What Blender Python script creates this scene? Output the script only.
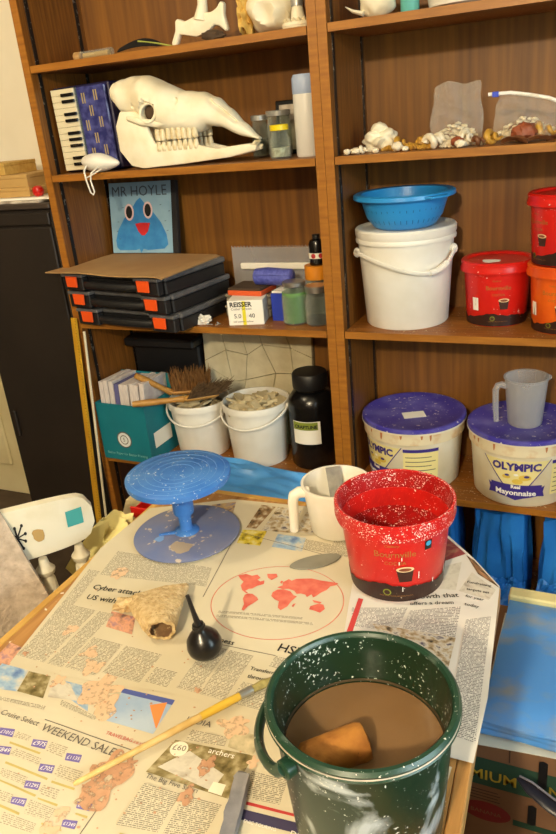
import bpy, bmesh, math, random
from math import pi, sin, cos, radians, atan2, hypot
from mathutils import Vector, Matrix, noise

scn = bpy.context.scene
for o in list(bpy.data.objects):
    bpy.data.objects.remove(o, do_unlink=True)
COL = scn.collection
RNG = random.Random(7)

# ------------------------------------------------------------------ camera
CAM = Vector((1.591, -1.820, 1.460))
PITCH, YAW, ROLL, FPX = 0.3953, 0.4555, -0.0974, 732.2
_fw = Vector((-sin(YAW) * cos(PITCH), cos(YAW) * cos(PITCH), -sin(PITCH)))
_r = Vector((cos(YAW), sin(YAW), 0)); _u = _r.cross(_fw)
_r2 = _r * cos(ROLL) + _u * sin(ROLL); _u2 = _u * cos(ROLL) - _r * sin(ROLL)
cam = bpy.data.cameras.new('camera'); camo = bpy.data.objects.new('camera', cam); COL.objects.link(camo)
M4 = Matrix.Identity(4)
for i in range(3):
    M4[i][0] = _r2[i]; M4[i][1] = _u2[i]; M4[i][2] = -_fw[i]; M4[i][3] = CAM[i]
camo.matrix_world = M4
cam.sensor_fit = 'VERTICAL'; cam.sensor_height = 36.0; cam.lens = FPX / 834 * 36.0
cam.clip_start = 0.02
scn.camera = camo

# ------------------------------------------------------------------ world, lights, exposure
wd = bpy.data.worlds.new('world'); scn.world = wd; wd.use_nodes = True
wd.node_tree.nodes['Background'].inputs[0].default_value = (0.75, 0.86, 1.0, 1)
wd.node_tree.nodes['Background'].inputs[1].default_value = 1.0
def light(name, kind, loc, energy, col, size=0.1, aim=None, sizey=None):
    l = bpy.data.lights.new(name, kind); l.energy = energy; l.color = col
    if kind == 'AREA':
        l.size = size
        if sizey: l.shape = 'RECTANGLE'; l.size_y = sizey
    else: l.shadow_soft_size = size
    o = bpy.data.objects.new(name, l); COL.objects.link(o); o.location = loc
    if aim is not None:
        o.rotation_euler = (Vector(aim) - Vector(loc)).to_track_quat('-Z', 'Y').to_euler()
    return o
WARM = (1.0, 0.83, 0.56)
light('bulb_behind_camera', 'POINT', (1.45, -3.25, 2.30), 185, WARM, 0.06)
light('bulb_over_table', 'POINT', (0.10, -1.20, 2.26), 24, WARM, 0.05)
light('window_daylight', 'AREA', (3.40, -1.75, 1.5), 60, (0.72, 0.86, 1.0), 1.3, (1.3, -1.2, 0.7), 1.1)
scn.view_settings.view_transform = 'Standard'
scn.view_settings.look = 'None'
scn.view_settings.exposure = 0.42
scn.view_settings.gamma = 1.0
scn.view_settings.use_curve_mapping = False

# ------------------------------------------------------------------ materials
def lin(c):
    return tuple(((x / 255) / 12.92 if x / 255 <= 0.04045 else ((x / 255 + 0.055) / 1.055) ** 2.4) for x in c)
MATS = {}
def mat(name, col, rough=0.5, metal=0.0, col2=None, scale=8.0, stretch=(1, 1, 1), speck=None, bump=0.0, bscale=60.0,
        alpha=1.0, trans=0.0, lo=0.35, hi=0.65, spec=0.5, detail=4.0, sub=0.0, coat=0.0, distort=0.0, dusty=False):
    """principled material; col2 blends in by noise, speck = (colour, amount, scale) scatters flecks"""
    m = bpy.data.materials.new(name); m.use_nodes = True; MATS[name] = m
    nt = m.node_tree; N = nt.nodes; L = nt.links; b = N['Principled BSDF']
    c = lin(col) + (1,)
    b.inputs['Base Color'].default_value = c
    b.inputs['Roughness'].default_value = rough; b.inputs['Metallic'].default_value = metal
    b.inputs['Alpha'].default_value = alpha; b.inputs['Transmission Weight'].default_value = trans
    b.inputs['Specular IOR Level'].default_value = spec
    if coat: b.inputs['Coat Weight'].default_value = coat
    tc = N.new('ShaderNodeTexCoord'); mp = N.new('ShaderNodeMapping'); mp.inputs['Scale'].default_value = stretch
    L.new(tc.outputs['Object'], mp.inputs['Vector'])
    out = None
    if col2 is not None:
        n = N.new('ShaderNodeTexNoise'); n.inputs['Scale'].default_value = scale; n.inputs['Detail'].default_value = detail; n.inputs['Distortion'].default_value = distort
        L.new(mp.outputs[0], n.inputs['Vector'])
        mr = N.new('ShaderNodeMapRange'); mr.inputs['From Min'].default_value = lo; mr.inputs['From Max'].default_value = hi
        L.new(n.outputs['Fac'], mr.inputs['Value'])
        mx = N.new('ShaderNodeMix'); mx.data_type = 'RGBA'
        mx.inputs['A'].default_value = c; mx.inputs['B'].default_value = lin(col2) + (1,)
        L.new(mr.outputs[0], mx.inputs['Factor']); out = mx.outputs['Result']
    if speck is not None:
        sc, amt, ss = speck
        n = N.new('ShaderNodeTexNoise'); n.inputs['Scale'].default_value = ss; n.inputs['Detail'].default_value = 2.0
        n.inputs['Roughness'].default_value = 0.6
        L.new(tc.outputs['Object'], n.inputs['Vector'])
        n2 = N.new('ShaderNodeTexNoise'); n2.inputs['Scale'].default_value = ss * 0.12
        L.new(tc.outputs['Object'], n2.inputs['Vector'])
        ad = N.new('ShaderNodeMath'); ad.operation = 'MULTIPLY_ADD'; ad.inputs[1].default_value = 0.35
        L.new(n2.outputs['Fac'], ad.inputs[0]); L.new(n.outputs['Fac'], ad.inputs[2])
        mr = N.new('ShaderNodeMapRange'); mr.inputs['From Min'].default_value = 0.86 - amt; mr.inputs['From Max'].default_value = 0.90 - amt
        L.new(ad.outputs[0], mr.inputs['Value'])
        mx = N.new('ShaderNodeMix'); mx.data_type = 'RGBA'; mx.inputs['A'].default_value = c; mx.inputs['B'].default_value = lin(sc) + (1,)
        if out is not None: L.new(out, mx.inputs['A'])
        L.new(mr.outputs[0], mx.inputs['Factor']); out = mx.outputs['Result']
    if out is not None: L.new(out, b.inputs['Base Color'])
    if dusty:      # a broken film of dust: bare patches show what lies below
        n = N.new('ShaderNodeTexNoise'); n.inputs['Scale'].default_value = 130; n.inputs['Detail'].default_value = 5
        L.new(tc.outputs['Object'], n.inputs['Vector'])
        mr = N.new('ShaderNodeMapRange'); mr.inputs['From Min'].default_value = 0.27; mr.inputs['From Max'].default_value = 0.50; mr.inputs['To Max'].default_value = 0.92
        L.new(n.outputs['Fac'], mr.inputs['Value']); L.new(mr.outputs[0], b.inputs['Alpha'])
    if bump:
        n = N.new('ShaderNodeTexNoise'); n.inputs['Scale'].default_value = bscale; n.inputs['Detail'].default_value = 3
        L.new(mp.outputs[0], n.inputs['Vector'])
        bp = N.new('ShaderNodeBump'); bp.inputs['Strength'].default_value = bump; bp.inputs['Distance'].default_value = 0.004
        L.new(n.outputs['Fac'], bp.inputs['Height']); L.new(bp.outputs[0], b.inputs['Normal'])
    return m

def thin_clear(name, tint, opac, rough=0.15, bump=0.0):
    """clear film or thin glass: transparent mixed with a glossy/diffuse share"""
    m = bpy.data.materials.new(name); m.use_nodes = True; MATS[name] = m
    nt = m.node_tree; N = nt.nodes; L = nt.links; b = N['Principled BSDF']
    b.inputs['Base Color'].default_value = lin(tint) + (1,); b.inputs['Roughness'].default_value = rough
    if bump:
        tc = N.new('ShaderNodeTexCoord'); nz = N.new('ShaderNodeTexNoise'); nz.inputs['Scale'].default_value = 26; nz.inputs['Distortion'].default_value = 1.5
        L.new(tc.outputs['Object'], nz.inputs['Vector']); bq = N.new('ShaderNodeBump'); bq.inputs['Strength'].default_value = bump; bq.inputs['Distance'].default_value = 0.02
        L.new(nz.outputs['Fac'], bq.inputs['Height']); L.new(bq.outputs[0], b.inputs['Normal'])
    lw = N.new('ShaderNodeLayerWeight'); lw.inputs['Blend'].default_value = 0.25
    mr = N.new('ShaderNodeMapRange'); mr.inputs['To Min'].default_value = opac; mr.inputs['To Max'].default_value = min(1, opac + 0.45)
    L.new(lw.outputs['Facing'], mr.inputs['Value'])
    t = N.new('ShaderNodeBsdfTransparent'); t.inputs[0].default_value = lin(tint) + (1,)
    mx = N.new('ShaderNodeMixShader'); L.new(mr.outputs[0], mx.inputs[0]); L.new(t.outputs[0], mx.inputs[1]); L.new(b.outputs[0], mx.inputs[2])
    L.new(mx.outputs[0], N['Material Output'].inputs[0])
    return m

def print_text(name, ink, paper, rows=260.0, dens=0.47):
    """rows of tiny printed words: rows across v, word gaps along u (uv in metres)"""
    m = bpy.data.materials.new(name); m.use_nodes = True; MATS[name] = m
    nt = m.node_tree; N = nt.nodes; L = nt.links; b = N['Principled BSDF']; b.inputs['Roughness'].default_value = 0.85
    b.inputs['Specular IOR Level'].default_value = 0.15
    uv = N.new('ShaderNodeUVMap'); sp = N.new('ShaderNodeSeparateXYZ'); L.new(uv.outputs[0], sp.inputs[0])
    def mt(op, a, c=None):
        n = N.new('ShaderNodeMath'); n.operation = op
        if isinstance(a, float): n.inputs[0].default_value = a
        else: L.new(a, n.inputs[0])
        if c is not None:
            if isinstance(c, float): n.inputs[1].default_value = c
            else: L.new(c, n.inputs[1])
        return n.outputs[0]
    v = mt('MULTIPLY', sp.outputs[1], rows); fl = mt('FLOOR', v); fr = mt('FRACT', v)
    row = mt('MULTIPLY', mt('GREATER_THAN', fr, 0.22), mt('LESS_THAN', fr, 0.80))
    cb = N.new('ShaderNodeCombineXYZ'); L.new(mt('MULTIPLY', sp.outputs[0], rows * 1.3), cb.inputs[0]); L.new(mt('MULTIPLY', fl, 7.31), cb.inputs[1])
    nz = N.new('ShaderNodeTexNoise'); nz.inputs['Scale'].default_value = 1.0; nz.inputs['Detail'].default_value = 2.0
    L.new(cb.outputs[0], nz.inputs['Vector'])
    wd_ = mt('GREATER_THAN', nz.outputs['Fac'], dens)
    k = mt('MULTIPLY', row, wd_)
    mx = N.new('ShaderNodeMix'); mx.data_type = 'RGBA'; mx.inputs['A'].default_value = lin(paper) + (1,); mx.inputs['B'].default_value = lin(ink) + (1,)
    L.new(k, mx.inputs['Factor']); L.new(mx.outputs['Result'], b.inputs['Base Color'])
    return m

def print_pic(name, cols, scale=40.0, seed=0.0):
    """halftone photograph: soft blotches running through a colour ramp"""
    m = bpy.data.materials.new(name); m.use_nodes = True; MATS[name] = m
    nt = m.node_tree; N = nt.nodes; L = nt.links; b = N['Principled BSDF']; b.inputs['Roughness'].default_value = 0.8
    b.inputs['Specular IOR Level'].default_value = 0.15
    uv = N.new('ShaderNodeUVMap'); mp = N.new('ShaderNodeMapping'); mp.inputs['Location'].default_value = (seed, seed * 1.7, 0)
    L.new(uv.outputs[0], mp.inputs[0])
    n = N.new('ShaderNodeTexNoise'); n.inputs['Scale'].default_value = scale; n.inputs['Detail'].default_value = 3
    L.new(mp.outputs[0], n.inputs['Vector'])
    r = N.new('ShaderNodeValToRGB'); cr = r.color_ramp
    while len(cr.elements) < len(cols): cr.elements.new(0.5)
    for i, c in enumerate(cols):
        cr.elements[i].position = 0.28 + 0.44 * i / max(1, len(cols) - 1); cr.elements[i].color = lin(c) + (1,)
    L.new(n.outputs['Fac'], r.inputs[0]); L.new(r.outputs[0], b.inputs['Base Color'])
    return m

# ------------------------------------------------------------------ mesh helpers
def box_bm(bm, x0, x1, y0, y1, z0, z1, bevel=0.0, seg=1):
    r = bmesh.ops.create_cube(bm, size=1.0)
    for v in r['verts']:
        v.co = Vector(((x0 + x1) / 2 + v.co.x * (x1 - x0), (y0 + y1) / 2 + v.co.y * (y1 - y0), (z0 + z1) / 2 + v.co.z * (z1 - z0)))
    if bevel:
        es = set()
        for v in r['verts']:
            for e in v.link_edges: es.add(e)
        bmesh.ops.bevel(bm, geom=list(es), offset=bevel, segments=seg, affect='EDGES', profile=0.5)
    return bm
def box(x0, x1, y0, y1, z0, z1, bevel=0.0, seg=1):
    return box_bm(bmesh.new(), x0, x1, y0, y1, z0, z1, bevel, seg)
def lathe_bm(bm, prof, seg=40, c=(0, 0, 0)):
    rings = []
    for r, z in prof:
        if r < 1e-6: rings.append([bm.verts.new((c[0], c[1], c[2] + z))])
        else: rings.append([bm.verts.new((c[0] + r * cos(2 * pi * k / seg), c[1] + r * sin(2 * pi * k / seg), c[2] + z)) for k in range(seg)])
    for a, b in zip(rings, rings[1:]):
        for k in range(seg):
            k2 = (k + 1) % seg
            if len(a) == 1 and len(b) == 1: continue
            if len(a) == 1: bm.faces.new((a[0], b[k2], b[k]))
            elif len(b) == 1: bm.faces.new((a[k], a[k2], b[0]))
            else: bm.faces.new((a[k], a[k2], b[k2], b[k]))
    return bm
def lathe(prof, seg=40, c=(0, 0, 0)):
    bm = lathe_bm(bmesh.new(), prof, seg, c); bmesh.ops.recalc_face_normals(bm, faces=bm.faces); return bm
def tube_bm(bm, pts, r, seg=8, closed=False, flat=1.0):
    pts = [Vector(p) for p in pts]; n = len(pts); rings = []
    rad = r if isinstance(r, (list, tuple)) else [r] * n
    up = Vector((0, 0, 1)); s = None
    for i, p in enumerate(pts):
        a = pts[(i - 1) % n] if (closed or i > 0) else p
        b = pts[(i + 1) % n] if (closed or i < n - 1) else p
        t = (b - a).normalized()
        if s is None:
            s = t.cross(up)
            if s.length < 1e-3: s = t.cross(Vector((0, 1, 0)))
        else: s = s - t * s.dot(t)
        s.normalize(); w = s.cross(t).normalized()
        rings.append([bm.verts.new(p + s * (rad[i] * cos(2 * pi * k / seg)) + w * (rad[i] * flat * sin(2 * pi * k / seg))) for k in range(seg)])
    m = n if closed else n - 1
    for i in range(m):
        a, b = rings[i], rings[(i + 1) % n]
        for k in range(seg): bm.faces.new((a[k], a[(k + 1) % seg], b[(k + 1) % seg], b[k]))
    if not closed:
        bm.faces.new(rings[0][::-1]); bm.faces.new(rings[-1])
    return bm
def tube(pts, r, seg=8, closed=False, flat=1.0):
    bm = tube_bm(bmesh.new(), pts, r, seg, closed, flat); bmesh.ops.recalc_face_normals(bm, faces=bm.faces); return bm
def prism(poly, h, axis='z', off=0.0, bevel=0.0):
    """extrude a polygon: axis z -> poly is (x,y); axis y -> poly is (x,z), extruded along y"""
    bm = bmesh.new()
    P = [Vector((a, b, off)) if axis == 'z' else Vector((a, off, b)) for a, b in poly]
    vs = [bm.verts.new(p) for p in P]; f = bm.faces.new(vs)
    r = bmesh.ops.extrude_face_region(bm, geom=[f])
    d = Vector((0, 0, h)) if axis == 'z' else Vector((0, h, 0))
    for e in r['geom']:
        if isinstance(e, bmesh.types.BMVert): e.co += d
    bmesh.ops.recalc_face_normals(bm, faces=bm.faces)
    if bevel:
        bmesh.ops.bevel(bm, geom=[e for e in bm.edges], offset=bevel, segments=2, affect='EDGES', profile=0.5)
    return bm
def blob(c, rad, seed=0, amp=0.25, freq=1.6, sub=3):
    bm = bmesh.new(); bmesh.ops.create_icosphere(bm, subdivisions=sub, radius=1.0)
    for v in bm.verts:
        n = 1 + amp * noise.noise(v.co * freq + Vector((seed * 3.1, seed * 1.7, seed)))
        v.co = Vector((c[0] + v.co.x * rad[0] * n, c[1] + v.co.y * rad[1] * n, c[2] + v.co.z * rad[2] * n))
    return bm
def grid(nx, ny, fn, uvfn=None, thick=0.0):
    bm = bmesh.new(); V = [[bm.verts.new(fn(i / nx, j / ny)) for j in range(ny + 1)] for i in range(nx + 1)]
    uvl = bm.loops.layers.uv.new('UVMap') if uvfn else None
    for i in range(nx):
        for j in range(ny):
            f = bm.faces.new((V[i][j], V[i + 1][j], V[i + 1][j + 1], V[i][j + 1]))
            if uvfn:
                for l, (a, b) in zip(f.loops, ((i, j), (i + 1, j), (i + 1, j + 1), (i, j + 1))): l[uvl].uv = uvfn(a / nx, b / ny)
    if thick: thicken(bm, thick)
    return bm
def thicken(bm, t):
    bm.normal_update(); vs = bm.verts[:]; fs = bm.faces[:]; be = [e for e in bm.edges if len(e.link_faces) == 1]
    dup = {v: bm.verts.new(v.co - v.normal * t) for v in vs}
    for f in fs: bm.faces.new([dup[v] for v in reversed(f.verts)])
    for e in be:
        a, b = e.verts; bm.faces.new((a, b, dup[b], dup[a]))
    bmesh.ops.recalc_face_normals(bm, faces=bm.faces)
    return bm
def ob(name, bm, m, parent=None, smooth=False, loc=None, rot=None):
    me = bpy.data.meshes.new(name); bm.to_mesh(me); bm.free()
    me.materials.append(MATS[m] if isinstance(m, str) else m)
    if smooth:
        me.polygons.foreach_set('use_smooth', [True] * len(me.polygons))
        try: me.set_sharp_from_angle(angle=radians(40))
        except Exception: pass
    o = bpy.data.objects.new(name, me); COL.objects.link(o)
    if parent: o.parent = parent
    if loc is not None: o.location = loc
    if rot is not None: o.rotation_euler = rot
    return o
def tag(o, label, cat, group=None, kind=None):
    if label: o['label'] = label
    if cat: o['category'] = cat
    if group: o['group'] = group
    if kind: o['kind'] = kind
    return o
def thing(name, label, cat, loc=(0, 0, 0), rotz=0.0, group=None, rot=None):
    o = bpy.data.objects.new(name, None); COL.objects.link(o); o.empty_display_size = 0.05
    o.location = loc; o.rotation_euler = rot if rot else (0, 0, rotz)
    return tag(o, label, cat, group)
def struct(name, bm, m, parent=None):
    o = ob(name, bm, m, parent)
    if parent is None: o['kind'] = 'structure'
    return o
def copy_part(o, parent, loc=None):
    c = o.copy(); COL.objects.link(c); c.parent = parent
    if loc is not None: c.location = loc
    return c
def text_bm(s, width=None, size=0.02, shear=0.0, bold=0.0, align='LEFT'):
    cu = bpy.data.curves.new('t', 'FONT'); cu.body = s; cu.size = size; cu.shear = shear; cu.offset = bold; cu.resolution_u = 2
    t = bpy.data.objects.new('t', cu); COL.objects.link(t)
    dg = bpy.context.evaluated_depsgraph_get(); me = bpy.data.meshes.new_from_object(t.evaluated_get(dg))
    bm = bmesh.new(); bm.from_mesh(me)
    bpy.data.objects.remove(t); bpy.data.curves.remove(cu); bpy.data.meshes.remove(me)
    x0 = min(v.co.x for v in bm.verts); x1 = max(v.co.x for v in bm.verts)
    k = (width / (x1 - x0)) if width else 1.0
    for v in bm.verts:
        v.co = Vector(((v.co.x - x0) * k, v.co.y * (k if not width else k), 0))
    if align == 'CENTER':
        w = (x1 - x0) * k
        for v in bm.verts: v.co.x -= w / 2
    return bm
def flat_poly(poly):
    bm = bmesh.new(); bm.faces.new([bm.verts.new((a, b, 0)) for a, b in poly]); return bm
def refine(bm, maxlen):
    bmesh.ops.triangulate(bm, faces=bm.faces)
    for _ in range(6):
        es = [e for e in bm.edges if e.calc_length() > maxlen]
        if not es: break
        bmesh.ops.subdivide_edges(bm, edges=es, cuts=1); bmesh.ops.triangulate(bm, faces=bm.faces)
    return bm
def wrap(bm, rfun, phi, zc, off=0.0006, maxlen=0.008):
    """lay a flat mesh (x right, y up) round a surface of revolution about the z axis"""
    refine(bm, maxlen)
    for v in bm.verts:
        z = zc + v.co.y; r = rfun(z) + off; rm = rfun(zc)
        a = phi + v.co.x / rm
        v.co = Vector((r * cos(a), r * sin(a), z))
    return bm
def ellipse(rx, ry, n=24, cx=0, cy=0):
    return [(cx + rx * cos(2 * pi * k / n), cy + ry * sin(2 * pi * k / n)) for k in range(n)]
def ragged(r, seed, n=22, amp=0.4, cx=0, cy=0, sx=1, sy=1):
    return [(cx + sx * r * cos(2 * pi * k / n) * (1 + amp * noise.noise(Vector((1.4 * cos(2 * pi * k / n), 1.4 * sin(2 * pi * k / n), seed * 2.3)))*1.6),
             cy + sy * r * sin(2 * pi * k / n) * (1 + amp * noise.noise(Vector((1.4 * cos(2 * pi * k / n), 1.4 * sin(2 * pi * k / n), seed * 2.3)))*1.6)) for k in range(n)]
def cam_phi(x, y, d=0.0):
    return atan2(CAM.y - y, CAM.x - x) + d

# ---- the palette
mat('wood', (138, 86, 30), 0.42, col2=(94, 54, 15), scale=9, stretch=(14, 14, 0.7), lo=0.3, hi=0.7, bump=0.05, bscale=40)
mat('wood_back', (136, 88, 28), 0.5, col2=(100, 60, 17), scale=6, stretch=(9, 9, 0.35), lo=0.3, hi=0.7)
mat('wood_edge', (168, 110, 38), 0.42, col2=(138, 84, 26), scale=9, stretch=(1, 10, 10), lo=0.3, hi=0.7)
mat('wood_shelf', (156, 98, 34), 0.45, col2=(118, 68, 20), scale=9, stretch=(0.8, 12, 12), lo=0.3, hi=0.7, speck=((225, 210, 180), 0.01, 160))
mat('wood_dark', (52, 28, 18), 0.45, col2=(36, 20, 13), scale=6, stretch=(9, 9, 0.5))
mat('track', (40, 38, 36), 0.4, 0.6, speck=((120, 116, 108), 0.06, 90))
mat('wall', (246, 240, 222), 0.9, col2=(240, 232, 212), scale=3)
mat('cream_paint', (226, 216, 176), 0.6, col2=(214, 202, 158), scale=5)
mat('floor', (92, 76, 60), 0.8, col2=(70, 56, 44), scale=7)
mat('ceiling', (196, 190, 176), 0.95)
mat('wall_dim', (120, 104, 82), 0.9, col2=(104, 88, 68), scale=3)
mat('cabinet', (36, 28, 22), 0.55, col2=(28, 22, 17), scale=4)
mat('cabinet_edge', (60, 50, 42), 0.5)
mat('white_plastic', (236, 234, 226), 0.4, col2=(226, 222, 210), scale=10)
mat('black_plastic', (18, 18, 20), 0.45)
mat('black_gloss', (12, 12, 13), 0.25)
mat('chrome', (190, 188, 182), 0.3, 0.9)
mat('steel', (186, 184, 178), 0.35, 0.5, col2=(150, 150, 146), scale=40)
mat('bone', (238, 230, 204), 0.6, col2=(222, 206, 166), scale=14, bump=0.15, bscale=60, lo=0.45, hi=0.8)
mat('bone_dark', (70, 52, 34), 0.8)
mat('tooth', (232, 220, 186), 0.45, col2=(206, 188, 146), scale=60)
mat('cardboard', (176, 140, 92), 0.85, col2=(164, 126, 80), scale=8, bump=0.05)
mat('box_card', (128, 92, 62), 0.85, col2=(112, 78, 52), scale=6, bump=0.05)
mat('paper_white', (240, 236, 224), 0.85)
thin_clear('glass', (236, 240, 234), 0.04, 0.05)
thin_clear('film', (252, 250, 244), 0.09, 0.12, 0.45)
thin_clear('clear_plastic', (232, 232, 234), 0.22, 0.3)
mat('ink_black', (24, 22, 22), 0.8); mat('ink_grey', (96, 90, 84), 0.8); mat('ink_white', (244, 240, 232), 0.7)

# ================================================================== THE ROOM
BY = 0.285            # front of the bookcase back panels
struct('floor', box(-1.6, 3.2, -4.3, 0.36, -0.04, 0.0), 'floor')
struct('ceiling', box(-1.6, 3.2, -4.3, 0.36, 2.5, 2.54), 'ceiling')
struct('wall_back', box(-1.6, 3.2, 0.32, 0.36, 0, 2.5), 'wall')
struct('wall_left', box(-1.64, -1.6, -4.3, 0.36, 0, 2.5), 'wall_dim')
struct('wall_front', box(-1.6, 3.2, -4.34, -4.3, 0, 2.5), 'wall_dim')
bm = bmesh.new()
for a in ((-4.3, -2.45, 0, 2.5), (-1.05, 0.36, 0, 2.5), (-2.45, -1.05, 0, 0.95), (-2.45, -1.05, 2.05, 2.5)):
    box_bm(bm, 3.2, 3.3, a[0], a[1], a[2], a[3])
struct('wall_right', bm, 'wall_dim')
bm = bmesh.new()
for a in ((-2.45, -2.40, 0.95, 2.05), (-1.10, -1.05, 0.95, 2.05), (-2.40, -1.10, 0.95, 1.0), (-2.40, -1.10, 2.0, 2.05), (-1.775, -1.725, 1.0, 2.0)):
    box_bm(bm, 3.22, 3.27, a[0], a[1], a[2], a[3], 0.004)
w = struct('window_1', bm, 'cream_paint')
ob('pane', box(3.24, 3.244, -2.4, -1.775, 1.0, 2.0), 'glass', w); ob('pane', box(3.24, 3.244, -1.725, -1.10, 1.0, 2.0), 'glass', w)
# panelled cream door in the wall behind the dark cabinet
d = struct('door_1', box(-1.42, -0.62, 0.285, 0.318, 0.0, 2.0, 0.003), 'cream_paint')
for x0, x1, z0, z1 in ((-1.30, -1.06, 0.14, 0.52), (-0.98, -0.74, 0.14, 0.52), (-1.30, -1.06, 0.62, 1.15), (-0.98, -0.74, 0.62, 1.15), (-1.30, -1.06, 1.25, 1.86), (-0.98, -0.74, 1.25, 1.86)):
    ob('door_panel', box(x0, x1, 0.272, 0.2852, z0, z1, 0.008), 'cream_paint', d)
t = struct('trim_1', box(-0.615, -0.535, 0.270, 0.318, 0.0, 2.06, 0.01), 'cream_paint')
struct('baseboard_back', box(-0.53, 3.2, 0.30, 0.32, 0.0, 0.1), 'cream_paint')

# ================================================================== BOOKCASES
ST = 0.019            # shelf thickness
def bookcase(x0, label, tops, top_z=1.97):
    t = thing('bookcase', label, 'bookcase', (x0, 0, 0))
    W_ = 0.899
    for a in (0.0, W_ - 0.024):
        s = ob('side_panel', box(a, a + 0.024, 0.004, BY + 0.008, 0, top_z), 'wood', t)
        ob('front_edging', box(a, a + 0.024, 0.0, 0.0039, 0, top_z), 'wood_edge', s)
        sx = a + 0.024 if a == 0 else a
        e = 0.0022 if a == 0 else -0.0022
        for y in (0.030, BY - 0.035):
            ob('shelf_track', box(min(sx, sx + e), max(sx, sx + e), y, y + 0.014, 0.1, top_z), 'track', s)
    ob('back_panel', box(0.024, W_ - 0.024, BY, BY + 0.008, 0.0, top_z), 'wood_back', t)
    for z in tops:
        s = ob('shelf', box(0.0265, W_ - 0.0265, 0.004, BY - 0.001, z - ST, z), 'wood_shelf', t)
        ob('front_edging', box(0.0265, W_ - 0.0265, 0.0, 0.0039, z - ST, z), 'wood_edge', s)
    ob('top_board', box(0.0, W_, 0.0, BY + 0.008, top_z + 0.0002, top_z + 0.02), 'wood_shelf', t)
    return t
Z1, Z2, Z3, Z4 = 1.637, 1.340, 0.887, 0.408
bc = bookcase(0.0, 'brown veneer bookcase with the large animal skull, beside the dark cabinet', (1.93, Z1, Z2, Z3, Z4, 0.07))
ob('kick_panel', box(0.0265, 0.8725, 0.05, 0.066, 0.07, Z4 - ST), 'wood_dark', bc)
bc2 = bookcase(0.9, 'brown veneer bookcase holding the tubs and the white lidded bucket', (1.93, Z1, Z2, Z3, Z4, 0.07))

# ================================================================== DARK CABINET AND WHAT LIES ON IT
t = thing('filing_cabinet', 'tall dark brown metal cabinet standing against the side of the bookcase', 'cabinet', (-0.39, 0, 0))
ob('body', box(0, 0.378, 0.012, 0.30, 0.0, 1.245, 0.004), 'cabinet', t)
ob('top_board', box(-0.004, 0.382, 0.0, 0.302, 1.2452, 1.262, 0.003), 'cabinet_edge', t)
for z0, z1 in ((0.03, 1.19), (1.197, 1.235)):
    dd = ob('door', box(0.006, 0.372, 0.0, 0.0118, z0, z1, 0.003), 'cabinet', t)
    if z0 < 1: ob('handle', box(0.03, 0.045, -0.012, 0.0, 0.45, 0.55, 0.004), 'cabinet', dd)
CT = 1.262
mat('kraft', (196, 160, 98), 0.8, col2=(184, 146, 84), scale=9); mat('pine', (206, 170, 92), 0.6, col2=(190, 150, 74), scale=9, stretch=(1, 8, 8))
mat('red_plastic', (196, 26, 20), 0.35); mat('magazine', (214, 204, 188), 0.6, col2=(150, 136, 120), scale=26)
for i, (x0, x1, y0, y1, r) in enumerate(((-0.36, -0.06, 0.02, 0.22, 3), (-0.33, -0.03, 0.035, 0.24, -4))):
    o = ob('magazine', box(x0, x1, y0, y1, CT + 0.0005 + 0.0075 * i, CT + 0.0075 + 0.0075 * i, 0.001), 'magazine' if i == 0 else 'paper_white')
    tag(o, ('worn glossy magazine lying directly on the dark cabinet', 'white paper booklet on the magazine, under the tan boxes')[i], 'magazine')
for i, (z0, z1, x0) in enumerate(((0.0, 0.030, -0.36), (0.0303, 0.068, -0.355))):
    t = thing('flat_box', ('lower flat tan cardboard box on the dark cabinet', 'upper flat tan cardboard box on the dark cabinet')[i], 'box', (0, 0, CT + 0.016))
    ob('tray', box(x0, -0.125, 0.06, 0.24, z0, z1 - 0.012, 0.001), 'kraft', t); ob('lid', box(x0 - 0.001, -0.124, 0.059, 0.241, z1 - 0.0118, z1, 0.0015), 'kraft', t)
t = thing('wooden_box', 'small yellow pine box on top of the tan cardboard boxes', 'box', (0, 0, CT + 0.0845))
ob('body', box(-0.35, -0.218, 0.07, 0.22, 0, 0.026, 0.001), 'pine', t); ob('lid', box(-0.351, -0.217, 0.069, 0.221, 0.0262, 0.037, 0.0015), 'pine', t)
o = ob('toy_ball', lathe([(0, 0), (0.012, 0.001), (0.017, 0.008), (0.0185, 0.016), (0.016, 0.026), (0.009, 0.031), (0, 0.032)], 24), 'red_plastic', smooth=True, loc=(-0.098, 0.07, CT + 0.0155))
tag(o, 'small shiny red knob next to the tan boxes', 'knob')

# measuring stick and thin rod leaning in front of the bookcase
mat('stick', (206, 160, 40), 0.5, col2=(190, 140, 30), scale=8, stretch=(6, 6, 1), speck=((70, 50, 10), -0.05, 120))
t = thing('measuring_stick', 'flat yellow measuring stick leaning on the bookcase side', 'ruler')
a, b = Vector((0.0, -0.10, 0.0)), Vector((0.012, -0.012, 0.905))
dv = (b - a).normalized(); sd = Vector((1, -0.25, 0)).normalized(); sd = (sd - dv * sd.dot(dv)).normalized(); nn = sd.cross(dv)
bm = bmesh.new()
for p in (a, b):
    for s1, s2 in ((-1, -1), (1, -1), (1, 1), (-1, 1)): bm.verts.new(p + sd * 0.0125 * s1 + nn * 0.003 * s2)
bm.verts.ensure_lookup_table()
for f in ((0, 1, 2, 3), (4, 5, 6, 7), (0, 1, 5, 4), (1, 2, 6, 5), (2, 3, 7, 6), (3, 0, 4, 7)): bm.faces.new([bm.verts[i] for i in f])
bmesh.ops.recalc_face_normals(bm, faces=bm.faces)
ob('stick_body', bm, 'stick', t)
bm = bmesh.new()
sgn = -1 if (nn.y > 0) else 1
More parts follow.
